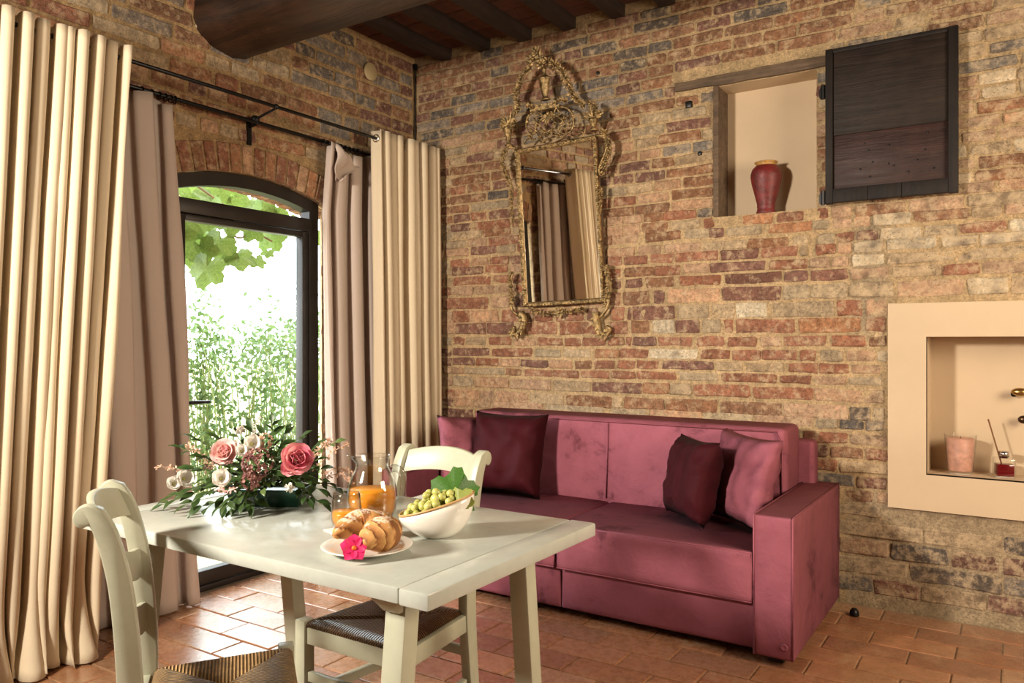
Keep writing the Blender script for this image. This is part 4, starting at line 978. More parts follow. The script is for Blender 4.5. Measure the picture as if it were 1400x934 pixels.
# ================================================================== things in the cream recess
zf = IZ0
p = onY(1313, 640, .095); cn = thing('scented_candle', (p.x, .095, zf), 'pink wax candle in a tapered clear glass in the cream recess', 'candle')
M['wax'] = plain('pink_wax', (.62, .33, .24), .55, nscale=45, namt=.22, sss=.2)
lathe([(.047, .016), (.050, .022), (.060, .165), (.056, .168), (0, .166)], 40).build('wax', M['wax'], cn, smooth=True)
lathe([(0, 0), (.046, 0), (.053, .012), (.068, .184), (.0695, .186), (.067, .186), (.0505, .016), (0, .012)], 40).build('glass_jar', M['glass'], cn, smooth=True)
tube([(0,0,.166), (.002,.001,.176)], .0014, 6).build('wick', M['iron'], cn)
p = onY(1373, 645, .10); df = thing('reed_diffuser', (p.x, .10, zf), 'square glass reed diffuser with dark red oil and one wooden reed', 'diffuser')
df.rotation_euler = (0, 0, R(12))
MB().box((-.040,-.040,0), (.040,.040,.088)).build('bottle', M['glass'], df, bevel=.006)
M['oil'] = plain('red_oil', (.11, .004, .006), .1, coat=.3); MB().box((-.034,-.034,.008), (.034,.034,.062)).build('oil', M['oil'], df, bevel=.004)
lathe([(.016, .088), (.016, .094), (.021, .094), (.021, .118), (.010, .119), (0, .119)], 24).build('collar', M['steel'], df, smooth=True)
tube([(.0, 0, .02), (-.062, .01, .262)], .0033, 8).build('reed', plain('reed_wood', (.17, .07, .022), .7), df, smooth=True)
for i, (x, y, d, lab) in enumerate(((1393, 536, .075, 'brass tap handle with a dark stem on the back of the cream recess'), (1400, 574, .045, 'small dark bronze knob low on the back of the cream recess'))):
    p = onY(x, y, ID-.05); t = thing('tap_handle', (p.x, ID, p.z), lab, 'knob')
    if i == 0:
        tube([(-.02, 0, -.012), (-.02, -.045, -.012)], [.010, .012], 12).build('stem', M['iron'], t, smooth=True)
        m = MB(); ball((.005, -.055, 0), .019, m, 14, 10, (1.9, 1, 1)); m.build('grip', M['brass'], t, smooth=True)
    else:
        m = tube([(0, 0, 0), (0, -.04, 0)], .008, 10); ball((0, -.045, 0), .019, m, 14, 10, (1.3, .8, 1)); m.build('grip', plain('bronze', (.10, .06, .035), .3, .9), t, smooth=True)
# little black cap on the floor by the wall
p = onZ(1168, 842, .0); m = lathe([(.020, 0), (.022, .006), (.019, .022), (.010, .034), (.0, .036)], 18); m.build('floor_cap', M['iron'], None, smooth=True)
o = bpy.data.objects['floor_cap']; o.location = (p.x, p.y, .001); tag(o, 'small black rubber stop on the tiles at the right of the sofa', 'door stop')
# ================================================================== the sofa
def rbox(a, b, bev, seg=4, puff=0.0, pufftop=0.0, seedn=0, cuts=10):
    """upholstered block: rounded box, faces a little puffed"""
    a, b = Vector(a), Vector(b); bm = bmesh.new(); bmesh.ops.create_cube(bm, size=1.0)
    s = b-a; c = (a+b)/2
    for v in bm.verts: v.co = Vector((v.co.x*s.x, v.co.y*s.y, v.co.z*s.z)) + c
    bmesh.ops.bevel(bm, geom=bm.edges[:], offset=bev, segments=seg, profile=.5, affect='EDGES')
    bmesh.ops.subdivide_edges(bm, edges=[e for e in bm.edges if e.calc_length() > .12], cuts=cuts, use_grid_fill=True)
    for v in bm.verts:
        q = [(v.co[i]-c[i])/(s[i]/2) for i in range(3)]
        for i in range(3):
            if abs(q[i]) > .93:
                j, k = (i+1) % 3, (i+2) % 3; f = max(0, 1-q[j]**2)*max(0, 1-q[k]**2)
                am = pufftop if i == 2 else puff
                v.co[i] += math.copysign(am*f, q[i])
        n = noise.fractal(v.co*4 + Vector((seedn, 0, 0)), 1, 2, 3); v.co += Vector((n, noise.noise(v.co*5 + Vector((3, seedn, 0))), n*.5))*.0025
    mb = MB(); bm.verts.ensure_lookup_table(); bm.verts.index_update()
    mb.v = [tuple(v.co) for v in bm.verts]; mb.f = [tuple(v.index for v in f.verts) for f in bm.faces]; bm.free(); return mb
SXL, SXR = .60, 2.735; AW = .158; YF = -.985; YB = -.055
sofa = thing('velvet_sofa', ((SXL+SXR)/2, -.5, 0), 'mauve velvet two seat sofa with square arms against the brick wall', 'sofa')
def sp(name, mb, mat='mauve'): return mb.build(name, M[mat], sofa, smooth=True, world=True)
for x0 in (SXL, SXR-AW): sp('arm', rbox((x0, YF, .032), (x0+AW, YB, .592), .012, 3, .002, .003, x0))
for ao in [o for o in bpy.data.objects if o.parent == sofa]:
    x0 = SXL if ao.name == 'arm' else SXR-AW; x1 = x0+AW
    for xx in (x0+.004, x1-.004): tube([(xx, YF+.001, .036), (xx, YF+.001, .585), (xx, YF+.012, .592), (xx, YB-.01, .592)], .004, 6).build('piping', M['mauve'], ao, smooth=True).location = -Vector(sofa.location)
mid = 1.672; xl, xr = SXL+AW-.004, SXR-AW+.004
for a, b in ((xl, mid-.001), (mid+.001, xr)):
    sp('base_panel', rbox((a, YF+.055, .034), (b, YB-.02, .228), .010, 3, .002, 0, a))
    c = sp('seat_cushion', rbox((a+.003, YF-.004, .232), (b-.003, -.33, .442), .014, 3, .005, .008, a+3))
    tube([(a+.008, YF-.001, .436), (b-.008, YF-.001, .436), (b-.006, YF+.004, .30), (b-.008, YF-.001, .238), (a+.008, YF-.001, .238), (a+.006, YF+.004, .30), (a+.008, YF-.001, .436)], .004, 6).build('piping', M['mauve'], c, smooth=True, world=False).location = -Vector(sofa.location)
# the back: one upholstered cushion with a seam, and the frame behind it
bk = rbox((.775, -.40, .40), (2.565, -.135, .878), .030, 4, .006, .003, 8)
bk.v = [(x, y - .05*(.62-z) if y < -.25 else y, z) for x, y, z in bk.v]
bko = sp('back_cushion', bk)
for x0 in (.80, 2.545): tube([(x0, -.413 if False else -.405, .44), (x0, -.398, .80), (x0 + (.03 if x0 < 1 else -.03), -.392, .855)], .004, 6).build('piping', M['mauve'], bko, smooth=True).location = -Vector(sofa.location)
tube([(.82, -.392, .858), (2.52, -.392, .858)], .0045, 6).build('piping', M['mauve'], bko, smooth=True).location = -Vector(sofa.location)
tube([(mid-.02, -.416, .46), (mid-.018, -.412, .65), (mid-.018, -.396, .85)], .0035, 6).build('seam', M['mauve'], bko, smooth=True).location = -Vector(sofa.location)
sp('back_frame', rbox((.70, -.15, .10), (2.635, -.045, .80), .025, 4, .003, 0, 12))
for x in (SXL+.08, SXR-.08):
    for y in (YF+.08, YB-.08): MB().box((x-.03, y-.03, 0.001), (x+.03, y+.03, .05)).build('foot', M['shutter_red'], sofa, world=True, bevel=.004)
for x in (1.45, 2.70):
    q = lathe([(.016, 0), (.014, .003), (.009, .002), (0, .001)], 16); yy_ = YF+.051 if x < 2 else YF-.002; zz_ = .085
    q.v = [(x+a[0], yy_-a[2], zz_+a[1]) for a in q.v]; q.build('button', M['mauve'], sofa, world=True, smooth=True)

def cushion(name, label, loc, size, thick, rot, mat, seed):
    n = 22; r = random.Random(seed); mb = MB(); idx = {}
    for side in (1, -1):
        for i in range(n+1):
            for j in range(n+1):
                u, v = 2*i/n-1, 2*j/n-1; edge = i in (0, n) or j in (0, n)
                if side == -1 and edge: idx[(side, i, j)] = idx[(1, i, j)]; continue
                pin = 1 - .075*(1-v*v)*abs(u)**2; piv = 1 - .075*(1-u*u)*abs(v)**2
                x, z = u*size/2*pin, v*size/2*piv
                t = thick/2*(max(0, 1-u**4)*max(0, 1-v**4))**.55
                wr = noise.fractal(Vector((u*2.5, v*2.5, seed + side*3)), 1, 2, 3)*.014*(1-abs(u*v)*.4)
                wr += .007*math.sin(9*(abs(u)-abs(v)) + seed)*abs(u*v)*1.5
                idx[(side, i, j)] = len(mb.v); mb.v.append((x, -side*(t + (wr if not edge else 0)), z + .02*(wr*10)*abs(u)))
        for i in range(n):
            for j in range(n):
                q = [idx[(side, i, j)], idx[(side, i+1, j)], idx[(side, i+1, j+1)], idx[(side, i, j+1)]]
                mb.f.append(tuple(q if side == 1 else q[::-1]))
    o = mb.build(name, M[mat], None, smooth=True); o.location = loc; o.rotation_euler = rot
    return tag(o, label, 'cushion')
cushion('sofa_cushion', 'burgundy velvet cushion propped square against the sofa back behind the chair', (1.125, -.56, .668), .455, .15, (R(-14), 0, R(4)), 'burgundy', 1)
cushion('sofa_cushion', 'mauve velvet cushion tucked into the sofa corner near the curtain', (.890, -.535, .658), .42, .13, (R(-10), 0, R(50)), 'mauve', 2)
cushion('sofa_cushion', 'mauve velvet cushion leaning on the sofa arm nearest the cream recess', (2.405, -.545, .652), .42, .14, (R(-14), R(2), R(-36)), 'mauve', 3)
cushion('sofa_cushion', 'crumpled burgundy velvet cushion turned sideways in front of a mauve one', (2.185, -.60, .640), .385, .16, (R(-12), R(0), R(-43)), 'burgundy', 4)

# ================================================================== the table
TX0, TX1, TY0, TY1, TZ = 1.172, 2.472, -2.893, -2.152, .77
tb = thing('dining_table', ((TX0+TX1)/2, (TY0+TY1)/2, 0), 'pale painted wooden dining table with splayed legs and breadboard ends', 'table')
def tp(name, mb, bev=.004, mat='table_paint'): return mb.build(name, M[mat], tb, world=True, bevel=bev)
tp('table_top', MB().box((TX0+.082, TY0, TZ-.036), (TX1-.082, TY1, TZ)), .005)
tp('breadboard_end', MB().box((TX1-.080, TY0-.002, TZ-.037), (TX1, TY1+.002, TZ+.0005)), .006); tp('breadboard_end', MB().box((TX0, TY0-.002, TZ-.037), (TX0+.080, TY1+.002, TZ+.0005)), .006)
for x in (1.335, 2.30):
    y0, y1 = TY0+.035, TY1-.035; b = MB(); o1 = [Vector((x-.024, y0, TZ-.037)), Vector((x-.024, y0+.006, TZ-.055)), Vector((x-.024, y0+.045, TZ-.092)), Vector((x-.024, y1-.045, TZ-.092)), Vector((x-.024, y1-.006, TZ-.055)), Vector((x-.024, y1, TZ-.037))]
    extrude_outline(o1, [p + Vector((.048, 0, 0)) for p in o1], b); tp('batten', b, .003, 'paint')
    for s, yt in ((-1, TY0+.125), (1, TY1-.125)):
        b = MB(); yb = yt + s*.075; w2, d2 = .030, .026
        V_ = [(x-w2, yt-d2, TZ-.038), (x+w2, yt-d2, TZ-.038), (x+w2, yt+d2, TZ-.038), (x-w2, yt+d2, TZ-.038), (x-w2, yb-d2, 0), (x+w2, yb-d2, 0), (x+w2, yb+d2, 0), (x-w2, yb+d2, 0)]
        b.add(V_, [(0,1,2,3), (7,6,5,4), (0,4,5,1), (1,5,6,2), (2,6,7,3), (3,7,4,0)]); tp('leg', b, .005, 'paint')
tp('stretcher', MB().box((1.335, (TY0+TY1)/2-.02, TZ-.085), (2.30, (TY0+TY1)/2+.02, TZ-.04)), .003, 'paint')

# ================================================================== chairs
def chair(label, loc, rz, rush):
    t = thing('dining_chair', (loc[0], loc[1], 0), label, 'chair', 'rush seat dining chairs', rz)
    sz = .430; wr, wf, dp = .160, .198, .350
    # rear posts: sawn planks sweeping back to a scroll
    cl = spline([(-.045, 0.0, .021), (-.018, .20, .022), (0, .42, .025), (-.004, .58, .025), (-.020, .74, .023), (-.046, .85, .021), (-.072, .905, .018)], 5)
    for s in (-1, 1):
        front, back = [], []
        for i, (y, z, h) in enumerate(cl):
            a = cl[max(0, i-1)]; b = cl[min(len(cl)-1, i+1)]; ty, tz = b[0]-a[0], b[1]-a[1]; L = math.hypot(ty, tz); ny, nz = tz/L, -ty/L
            front.append((y+ny*h, z+nz*h)); back.append((y-ny*h, z-nz*h))
        cy, cz, rr_ = -.086, .898, .026                        # scroll
        arc_ = [(cy + rr_*math.cos(a), cz + rr_*math.sin(a)) for a in [R(60) + R(190)*k/8 for k in range(9)]]
        out = front + arc_ + back[::-1][2:]
        x0 = s*wr; A_ = [Vector((x0-.018, y, z)) for y, z in out]; B_ = [Vector((x0+.018, y, z)) for y, z in out]
        extrude_outline(A_, B_).build('rear_post', M['paint'], t, bevel=.004, angle=50)
        x0 = s*wf; MB().box((x0-.021, dp-.021, 0), (x0+.021, dp+.021, sz+.004)).build('front_leg', M['paint'], t, bevel=.004)
        # side rail and stretcher
        for z0, z1, w_ in ((sz-.066, sz-.012, .011), (.185, .215, .010)):
            b = MB(); V_ = []
            for (x, y) in ((s*wr, .015), (s*wf, dp)): V_ += [(x-w_, y, z0), (x+w_, y, z0), (x+w_, y, z1), (x-w_, y, z1)]
            b.add(V_, [(0,1,2,3), (7,6,5,4), (0,4,5,1), (1,5,6,2), (2,6,7,3), (3,7,4,0)]); b.build('seat_rail' if z0 > .3 else 'stretcher', M['paint'], t, bevel=.003)
    MB().box((-wf, dp-.011, sz-.066), (wf, dp+.011, sz-.012)).build('seat_rail', M['paint'], t, bevel=.003); MB().box((-wr, -.011, sz-.066), (wr, .011, sz-.012)).build('seat_rail', M['paint'], t, bevel=.003)
    MB().box((-wf, dp-.009, .25), (wf, dp+.009, .28)).build('stretcher', M['paint'], t, bevel=.003); MB().box((-wr+.01, -.03, .27), (wr-.01, -.012, .30)).build('stretcher', M['paint'], t, bevel=.003)
    # slats curving between the posts; lower edges waved
    def post_y(z):
        for i in range(len(cl)-1):
            if cl[i][1] <= z <= cl[i+1][1]: k = (z-cl[i][1])/(cl[i+1][1]-cl[i][1]); return cl[i][0] + (cl[i+1][0]-cl[i][0])*k
        return cl[-1][0]
    for zc, hh, wav in ((.868, .036, 0), (.715, .028, 1), (.575, .028, 1)):
        n = 18; V_ = []
        for i in range(n+1):
            u = 2*i/n-1; x = u*(wr-.012); arch = (1-u*u)
            top = zc + hh + .020*arch - .004*wav*math.cos(u*9); bot = zc - hh + (.016*arch if not wav else .012*math.cos(u*math.pi*1.0) - .006*math.cos(u*9))
            bulge = -.030*arch
            for z, o_ in ((bot, .008), (bot, -.008), (top, -.008), (top, .008)): V_.append((x, post_y(z) + bulge + o_, z))
        b = MB().add(V_, [(i*4+k, i*4+(k+1) % 4, (i+1)*4+(k+1) % 4, (i+1)*4+k) for i in range(n) for k in range(4)] + [(3,2,1,0), tuple(n*4+k for k in range(4))])
        b.build('slat', M['paint'], t, bevel=.0025, angle=50)
    # rush seat: four woven triangles
    n = 36; V_ = []; st = []; F_ = []
    for i in range(n+1):
        for j in range(n+1):
            u, v = 2*i/n-1, 2*j/n-1; hw = (wr-.004) + ((wf-.004)-(wr-.004))*(v+1)/2; x = u*hw; y = .018 + (dp-.002)*(v+1)/2
            m_ = max(abs(u), abs(v)); e = min(1, (1-m_)*5)
            z = sz - .010 + .020*math.sqrt(e) - .010*(1-m_) - .006*max(0, 1-abs(abs(u)-abs(v))*9)*min(1, (1-m_)*4)
            V_.append((x, y, z))
    for i in range(n):
        for j in range(n):
            F_.append((i*(n+1)+j, (i+1)*(n+1)+j, (i+1)*(n+1)+j+1, i*(n+1)+j+1))
    o = MB().add(V_, F_).build('rush_seat', M[rush], t, smooth=True)
    me = o.data; at = me.attributes.new('strand', 'FLOAT', 'CORNER'); vals = [0.0]*len(me.loops)
    for p in me.polygons:
        c = p.center; ii = p.index // n; jj = p.index % n; u, v = 2*(ii+.5)/n-1, 2*(jj+.5)/n-1
        for li in p.loop_indices:
            co = me.vertices[me.loops[li].vertex_index].co; vals[li] = co.x*1.7 if abs(v) > abs(u) else co.y*1.7
    at.data.foreach_set('value', vals)
    o.modifiers.new('thick', 'SOLIDIFY').thickness = .018
    return t
chair('sage painted chair with pale straw rush seat, turned beside the table corner', (1.690, -3.030), R(-38), 'rush_light')
chair('sage painted chair with glossy rush seat, shade put into its colour, pushed under the table', (1.838, -2.115), R(180), 'rush_shaded')
# ================================================================== things on the table
def wmesh(mb, name, mat, parent, smooth=True): return mb.build(name, mat, parent, smooth=smooth)
# ---------------------------------------------------------------- glass jug of juice
M['juice'] = plain('orange_juice', (.95, .36, .025), .25, nscale=18, namt=.08, sss=.25)
jd = 2.246; jp = atD(509, CY, jd)
jug = thing('juice_jug', (jp.x, jp.y, TZ), 'glass jug with a handle, half full of orange juice', 'jug', rz=YAW)
po = [(0, .002), (.050, .0), (.060, .004), (.068, .03), (.071, .06), (.0695, .085), (.062, .115), (.051, .138), (.0455, .152), (.0455, .162), (.050, .178), (.051, .184)]
pi = [(.0485, .184), (.0475, .178), (.043, .162), (.043, .152), (.0485, .138), (.0595, .115), (.067, .085), (.0685, .06), (.0655, .03), (.058, .008), (0, .006)]
b = lathe(po + pi, 40)
b.v = [((x - .016*max(0, (z-.165)/.02)*max(0, -x/.047)**6 if x < 0 else x), y, z) for x, y, z in b.v]     # pouring lip
b.build('glass_body', M['jug_glass'], jug, smooth=True)
lathe([(0, .0065), (.0575, .0085), (.065, .03), (.068, .06), (.0662, .083), (.0645, .087), (0, .0865)], 40).build('juice', M['juice'], jug, smooth=True)
tube(spline([(.048, 0, .142), (.064, 0, .147), (.080, 0, .140), (.088, 0, .118), (.089, 0, .09), (.087, 0, .066)], 6), [.0105]*15 + [.0095]*16, 12, flat=.75).build('handle', M['handle_glass'], jug, smooth=True)
# ---------------------------------------------------------------- tumbler on a paper mat
gd = 2.105; gp_ = atD(474, CY, gd)
mat_ = MB().box((-.046, -.046, 0), (.046, .046, .0018)).build('paper_mat', plain('white_paper', (.78, .76, .72), .8)); mat_.location = (gp_.x, gp_.y, TZ+.0008); mat_.rotation_euler = (0, 0, YAW + R(40))
tag(mat_, 'white square paper mat under the juice tumbler', 'coaster')
gl = thing('juice_tumbler', (gp_.x, gp_.y, TZ+.003), 'small clear tumbler of orange juice beside the croissant plate', 'glass')
lathe([(0, 0), (.026, 0), (.034, .006), (.041, .03), (.0415, .045), (.038, .075), (.0355, .100), (.0345, .100), (.0368, .075), (.040, .045), (.0395, .03), (.032, .008), (0, .005)], 32).build('glass_body', M['jug_glass'], gl, smooth=True)
lathe([(0, .0055), (.0315, .0085), (.039, .03), (.0395, .044), (.0388, .051), (0, .0508)], 32).build('juice', M['juice'], gl, smooth=True)
# ---------------------------------------------------------------- plate, croissants, flower
pp = onZ(502, 750, TZ+.008)
pl_ = lathe([(0, .001), (.062, .0), (.066, .004), (.085, .009), (.108, .016), (.1105, .0185), (.108, .0195), (.084, .0125), (.066, .008), (0, .007)], 56).build('white_plate', M['ceramic'], smooth=True)
pl_.location = (pp.x, pp.y, TZ+.0005); tag(pl_, 'round white plate of croissants at the table edge', 'plate')
cm, nt, bs = nm('croissant_crust'); vec = coords(nt, 'Object')
at = N(nt, 'ShaderNodeAttribute', attribute_name='ridge'); nn = noise_n(nt, 60, 6, .7, vec)
r1_ = ramp(nt, at.outputs['Fac'], [(0, (.16, .052, .013)), (.35, (.42, .175, .045)), (1, (.66, .37, .13))])
geo = N(nt, 'ShaderNodeNewGeometry'); sx = N(nt, 'ShaderNodeSeparateXYZ'); nt.links.new(geo.outputs['True Normal'], sx.inputs[0])
sug = N(nt, 'ShaderNodeMath', operation='MULTIPLY_ADD'); sug.inputs[1].default_value = .55; nt.links.new(sx.outputs[2], sug.inputs[0]); nt.links.new(nn.outputs[0], sug.inputs[2])
sr = ramp(nt, sug.outputs[0], [(.98, G3(0)), (1.30, G3(.7))])
nt.links.new(mixc(nt, r1_.outputs[0], (.80, .70, .58), sr.outputs[0]), bs.inputs['Base Color']); bs.inputs['Roughness'].default_value = .72
bump(nt, bs, nn.outputs[0], .5, .005)
def croissant(label, ctrl, rmax, nseg, seed):
    """plump crescent wound of overlapping layers; ctrl points from horn to horn"""
    r = random.Random(seed); P = [Vector(p) for p in spline(ctrl, 14)]; n = len(P); seg = 20; V_ = []; rid = []
    up = Vector((0,0,1))
    for i, p in enumerate(P):
        t = (P[min(i+1, n-1)]-P[max(i-1, 0)]).normalized(); s = t.cross(up).normalized(); w_ = s.cross(t); u = i/(n-1)
        env = (math.sin(math.pi*min(1, max(0, u*.94+.03))))**.85
        q = abs(u-.5)*2*nseg/2; f = q - int(q)                     # each layer steps down towards the horns
        for k in range(seg):
            a = 2*math.pi*k/seg; qa = max(0, q + .45*math.sin(a + seed) + .25*noise.noise(Vector((k*.5, seed, 0)))); f = qa - int(qa)
            step = 1 - .13*f; rad = rmax*env*step*(1 + .03*noise.noise(Vector((i*.4, k*.8, seed))))
            V_.append(p + s*math.cos(a)*rad + w_*math.sin(a)*rad*.88); rid.append(1-f if f > .06 else .1)
    F_ = [(i*seg+k, i*seg+(k+1) % seg, (i+1)*seg+(k+1) % seg, (i+1)*seg+k) for i in range(n-1) for k in range(seg)] + [tuple(range(seg-1, -1, -1)), tuple((n-1)*seg+k for k in range(seg))]
    zmin = min(v.z for v in V_); base = sum(P, Vector())/n
    V_ = [v - Vector((base.x, base.y, zmin)) for v in V_]
    o = MB().add(V_, F_).build('croissant', cm, None, smooth=True); at_ = o.data.attributes.new('ridge', 'FLOAT', 'POINT'); at_.data.foreach_set('value', rid)
    o.location = (base.x, base.y, TZ + .0110); tag(o, label, 'croissant', 'croissants on the plate'); return o
zc = TZ + .04
def tz(x, y, z): q = onZ(x, y, TZ+z); return (q.x, q.y, q.z)
croissant('long curved croissant with its horn pointing at the juice jug', [tz(457, 741, .022), tz(470, 733, .027), tz(487, 724, .030), tz(507, 722, .030), tz(522, 719, .030), tz(534, 714, .031)], .040, 6, 3)
croissant('plump sugar dusted croissant beside the pink flower', [tz(500, 758, .022), tz(509, 750, .027), tz(520, 744, .030), tz(530, 737, .028), tz(534, 729, .026)], .048, 6, 5)
fp = onZ(484, 748, TZ+.040)
M['pink_petal'] = two_sided_leaf('hot_pink_petal', (.72, .02, .14), (.85, .05, .22), 40, .3)
def petal_mesh(ln, wd, cup, curl, nu=6, nv=7, notch=0.0, power=.7):
    """petal along +x from the origin, cupped upwards"""
    V_ = []
    for i in range(nu+1):
        u = i/nu; w_ = wd*(math.sin(math.pi*min(1, .08 + u*.86))**power)
        for j in range(nv+1):
            v = 2*j/nv-1
            V_.append((ln*u*(1 - .10*v*v*u) - notch*ln*(1-abs(v))*u**6, w_*v, cup*u*u + curl*max(0, u-.65)**2*8 + .22*w_*v*v))
    return V_, [(i*(nv+1)+j, (i+1)*(nv+1)+j, (i+1)*(nv+1)+j+1, i*(nv+1)+j+1) for i in range(nu) for j in range(nv)]
def xf(V_, m4): return [m4 @ Vector(v) for v in V_]
fl_ = thing('pink_blossom', (fp.x, fp.y, TZ+.0105), 'hot pink five petalled blossom laid on the croissant plate', 'flower')
tocam = (CAM - Vector((fp.x, fp.y, TZ+.03))).normalized(); nq = Vector((tocam.x*.8, tocam.y*.8, tocam.z + .25)).normalized()
q3 = nq.to_track_quat('Z', 'Y').to_matrix().to_4x4()
pv, pf = petal_mesh(.033, .0175, .004, -.004)
ctr = Vector((0, 0, .027))
for k in range(5): MB().add(xf(pv, Matrix.Translation(ctr) @ q3 @ Matrix.Rotation(2*math.pi*k/5+.3, 4, 'Z')), pf).build('petal', M['pink_petal'], fl_, smooth=True)
mb = MB(); ball((0,0,0), .006, mb, 8, 6); mb.v = xf(mb.v, Matrix.Translation(ctr) @ q3); mb.build('eye', plain('orange_eye', (.75,.16,.01), .5), fl_, smooth=True)
tube([tuple(ctr), tuple(ctr - nq*.02 + Vector((0,0,-.004))), tuple(ctr - nq*.034 + Vector((.002, 0, -.013)))], [.005, .003, .0025], 8).build('tube', M['pink_petal'], fl_, smooth=True)
# ---------------------------------------------------------------- slanted bowl of grapes
bp = onZ(597, 733, TZ); bw = thing('fruit_bowl', (bp.x, bp.y, TZ), 'slanted oval white bowl with a tan rim, full of green grapes', 'bowl', rz=YAW)
def bowl_rings(t, off):
    """t 0 at the foot, 1 at the rim"""
    k = math.sin(t*math.pi/2)**.75; lx = .034 + (.093-.034)*k + off; ly = .030 + (.072-.030)*k + off; z = .112*t**1.25
    out = []
    for i in range(44):
        a = 2*math.pi*i/44; x = math.cos(a); zz_ = z*.70 * (1 + .38*x*t) + (.006 if off < 0 else 0)
        out.append((lx*x + .006*t*x, ly*math.sin(a), max(.0, zz_)))
    return out
V_ = []; T9 = [0, .04, .15, .3, .45, .6, .75, .88, 1.0]
for t in T9: V_ += bowl_rings(t, 0)
nb = len(T9); 
for t in T9[::-1]: V_ += [(x, y, z + .006*(1-t) + (.001)) for x, y, z in bowl_rings(t, -.0045)]
F_ = [(i*44+k, i*44+(k+1) % 44, (i+1)*44+(k+1) % 44, (i+1)*44+k) for i in range(2*nb-1) for k in range(44)] + [tuple(range(43, -1, -1)), tuple((2*nb-1)*44+k for k in range(44))]
MB().add(V_, F_).build('bowl_body', M['ceramic'], bw, smooth=True)
rim = bowl_rings(1.0, -.002); tube([(x, y, z+.001) for x, y, z in rim] + [rim[0][:2] + (rim[0][2]+.001,)], .0032, 6, False).build('rim', plain('tan_rim', (.50, .30, .12), .4), bw, smooth=True)
gm1, nt, bs = nm('green_grape'); vec = coords(nt)
r1_ = ramp(nt, noise_n(nt, 30, 3, .5, vec).outputs[0], [(.3, (.38, .39, .09)), (.7, (.62, .60, .22))]); nt.links.new(r1_.outputs[0], bs.inputs['Base Color'])
bs.inputs['Roughness'].default_value = .32; bs.inputs['Subsurface Weight'].default_value = .35; bs.inputs['Subsurface Radius'].default_value = (.01, .008, .003)
gr = thing('grape_bunch', (bp.x, bp.y, TZ+.02), 'bunch of pale green grapes heaped in the white bowl', 'grapes', rz=YAW)
gme = ball((0,0,0), .0105, None, 12, 9, (1, 1, 1.12)).mesh('grape', True); gme.materials.append(gm1); rgp = random.Random(8); placed = []
def surf(x, y): return .066 + .30*.066*x/.093
for lay_, (zo, sc) in enumerate(((-.022, .62), (-.006, .8), (.010, .86), (.024, .74), (.036, .52), (.047, .30))):
    for tr in range(260):
        a = rgp.uniform(0, 6.28); q = math.sqrt(rgp.random())*sc; x, y = .086*q*math.cos(a) - .006, .066*q*math.sin(a)
        z = surf(x, y)*.92 + zo - .02 + .006
        if x > .045 and lay_ > 2: continue
        if z < -.002 or any((x-p[0])**2 + (y-p[1])**2 + (z-p[2])**2 < .0175**2 for p in placed): continue
        if (x/.080)**2 + (y/.060)**2 > min(1, .30 + (z+.02)/.06)*(1 if z < .075 else .7): continue
        placed.append((x, y, z))
for (x, y, z) in placed:
    o = bpy.data.objects.new('grape', gme); link(o, gr); o.location = (x, y, z); o.rotation_euler = (rgp.uniform(0, 3), rgp.uniform(0, 3), 0); s = rgp.uniform(.9, 1.12); o.scale = (s, s, s)
M['grape_leaf'] = two_sided_leaf('dark_vine_leaf', (.045, .13, .018), (.10, .24, .04), 30, .3); M['grape_leaf2'] = two_sided_leaf('pale_vine_leaf', (.26, .32, .06), (.42, .46, .12), 30, .4)
for nme, mat2, loc, rot, sc, lab in (('vine_leaf', 'grape_leaf', (.044, .022, .104), (R(60), R(8), R(4)), .074, 'dark green vine leaf standing up behind the grapes in the bowl'), ('vine_leaf', 'grape_leaf2', (.062, -.022, .090), (R(48), R(-38), R(-10)), .048, 'yellowish green vine leaf curled over the high rim of the bowl')):
    me = VL[0 if mat2 == 'grape_leaf' else 2].copy(); me.materials.clear(); me.materials.append(M[mat2]); o = bpy.data.objects.new(nme, me); link(o)
    o.matrix_world = Matrix.Translation(Vector((bp.x, bp.y, TZ))) @ Matrix.Rotation(YAW, 4, 'Z') @ Matrix.Translation(Vector(loc)) @ Matrix.Rotation(rot[2], 4, 'Z') @ Matrix.Rotation(rot[1], 4, 'Y') @ Matrix.Rotation(rot[0], 4, 'X') @ Matrix.Scale(sc, 4)
    tag(o, lab, 'leaf')

# ---------------------------------------------------------------- flower arrangement
fd = 2.50; fc = onZ(345, 694, TZ); fa = thing('flower_arrangement', (fc.x, fc.y, TZ), 'low arrangement of roses, white lisianthus and dark foliage in a green tray', 'flowers')
FA = Vector((fc.x, fc.y, TZ)); base_d = (FA - CAM).dot(FWD)
def fpos(x, y, dd=0.0): return atD(x, y, base_d + dd) - FA
M['tray'] = plain('dark_green_tray', (.006, .040, .022), .3); M['leaf_dark'] = two_sided_leaf('dark_foliage', (.013, .036, .008), (.055, .10, .022), 25, .15); M['leaf_mid'] = two_sided_leaf('mid_foliage', (.06, .11, .025), (.15, .21, .06), 25, .25)
M['rose_pink'] = two_sided_leaf('pale_pink_petal', (.80, .42, .42), (.90, .66, .60), 30, .3); M['rose_hot'] = two_sided_leaf('deep_pink_petal', (.68, .12, .22), (.86, .46, .46), 30, .25)
M['white_petal'] = two_sided_leaf('white_petal', (.80, .76, .70), (.90, .87, .82), 30, .35); M['dusty'] = two_sided_leaf('dusty_mauve_floret', (.15, .05, .06), (.36, .18, .14), 60, .2); M['peach'] = two_sided_leaf('peach_plume', (.60, .36, .25), (.76, .54, .40), 60, .3)
tr_ = MB(); rot = Matrix.Rotation(YAW - R(4), 3, 'Z')
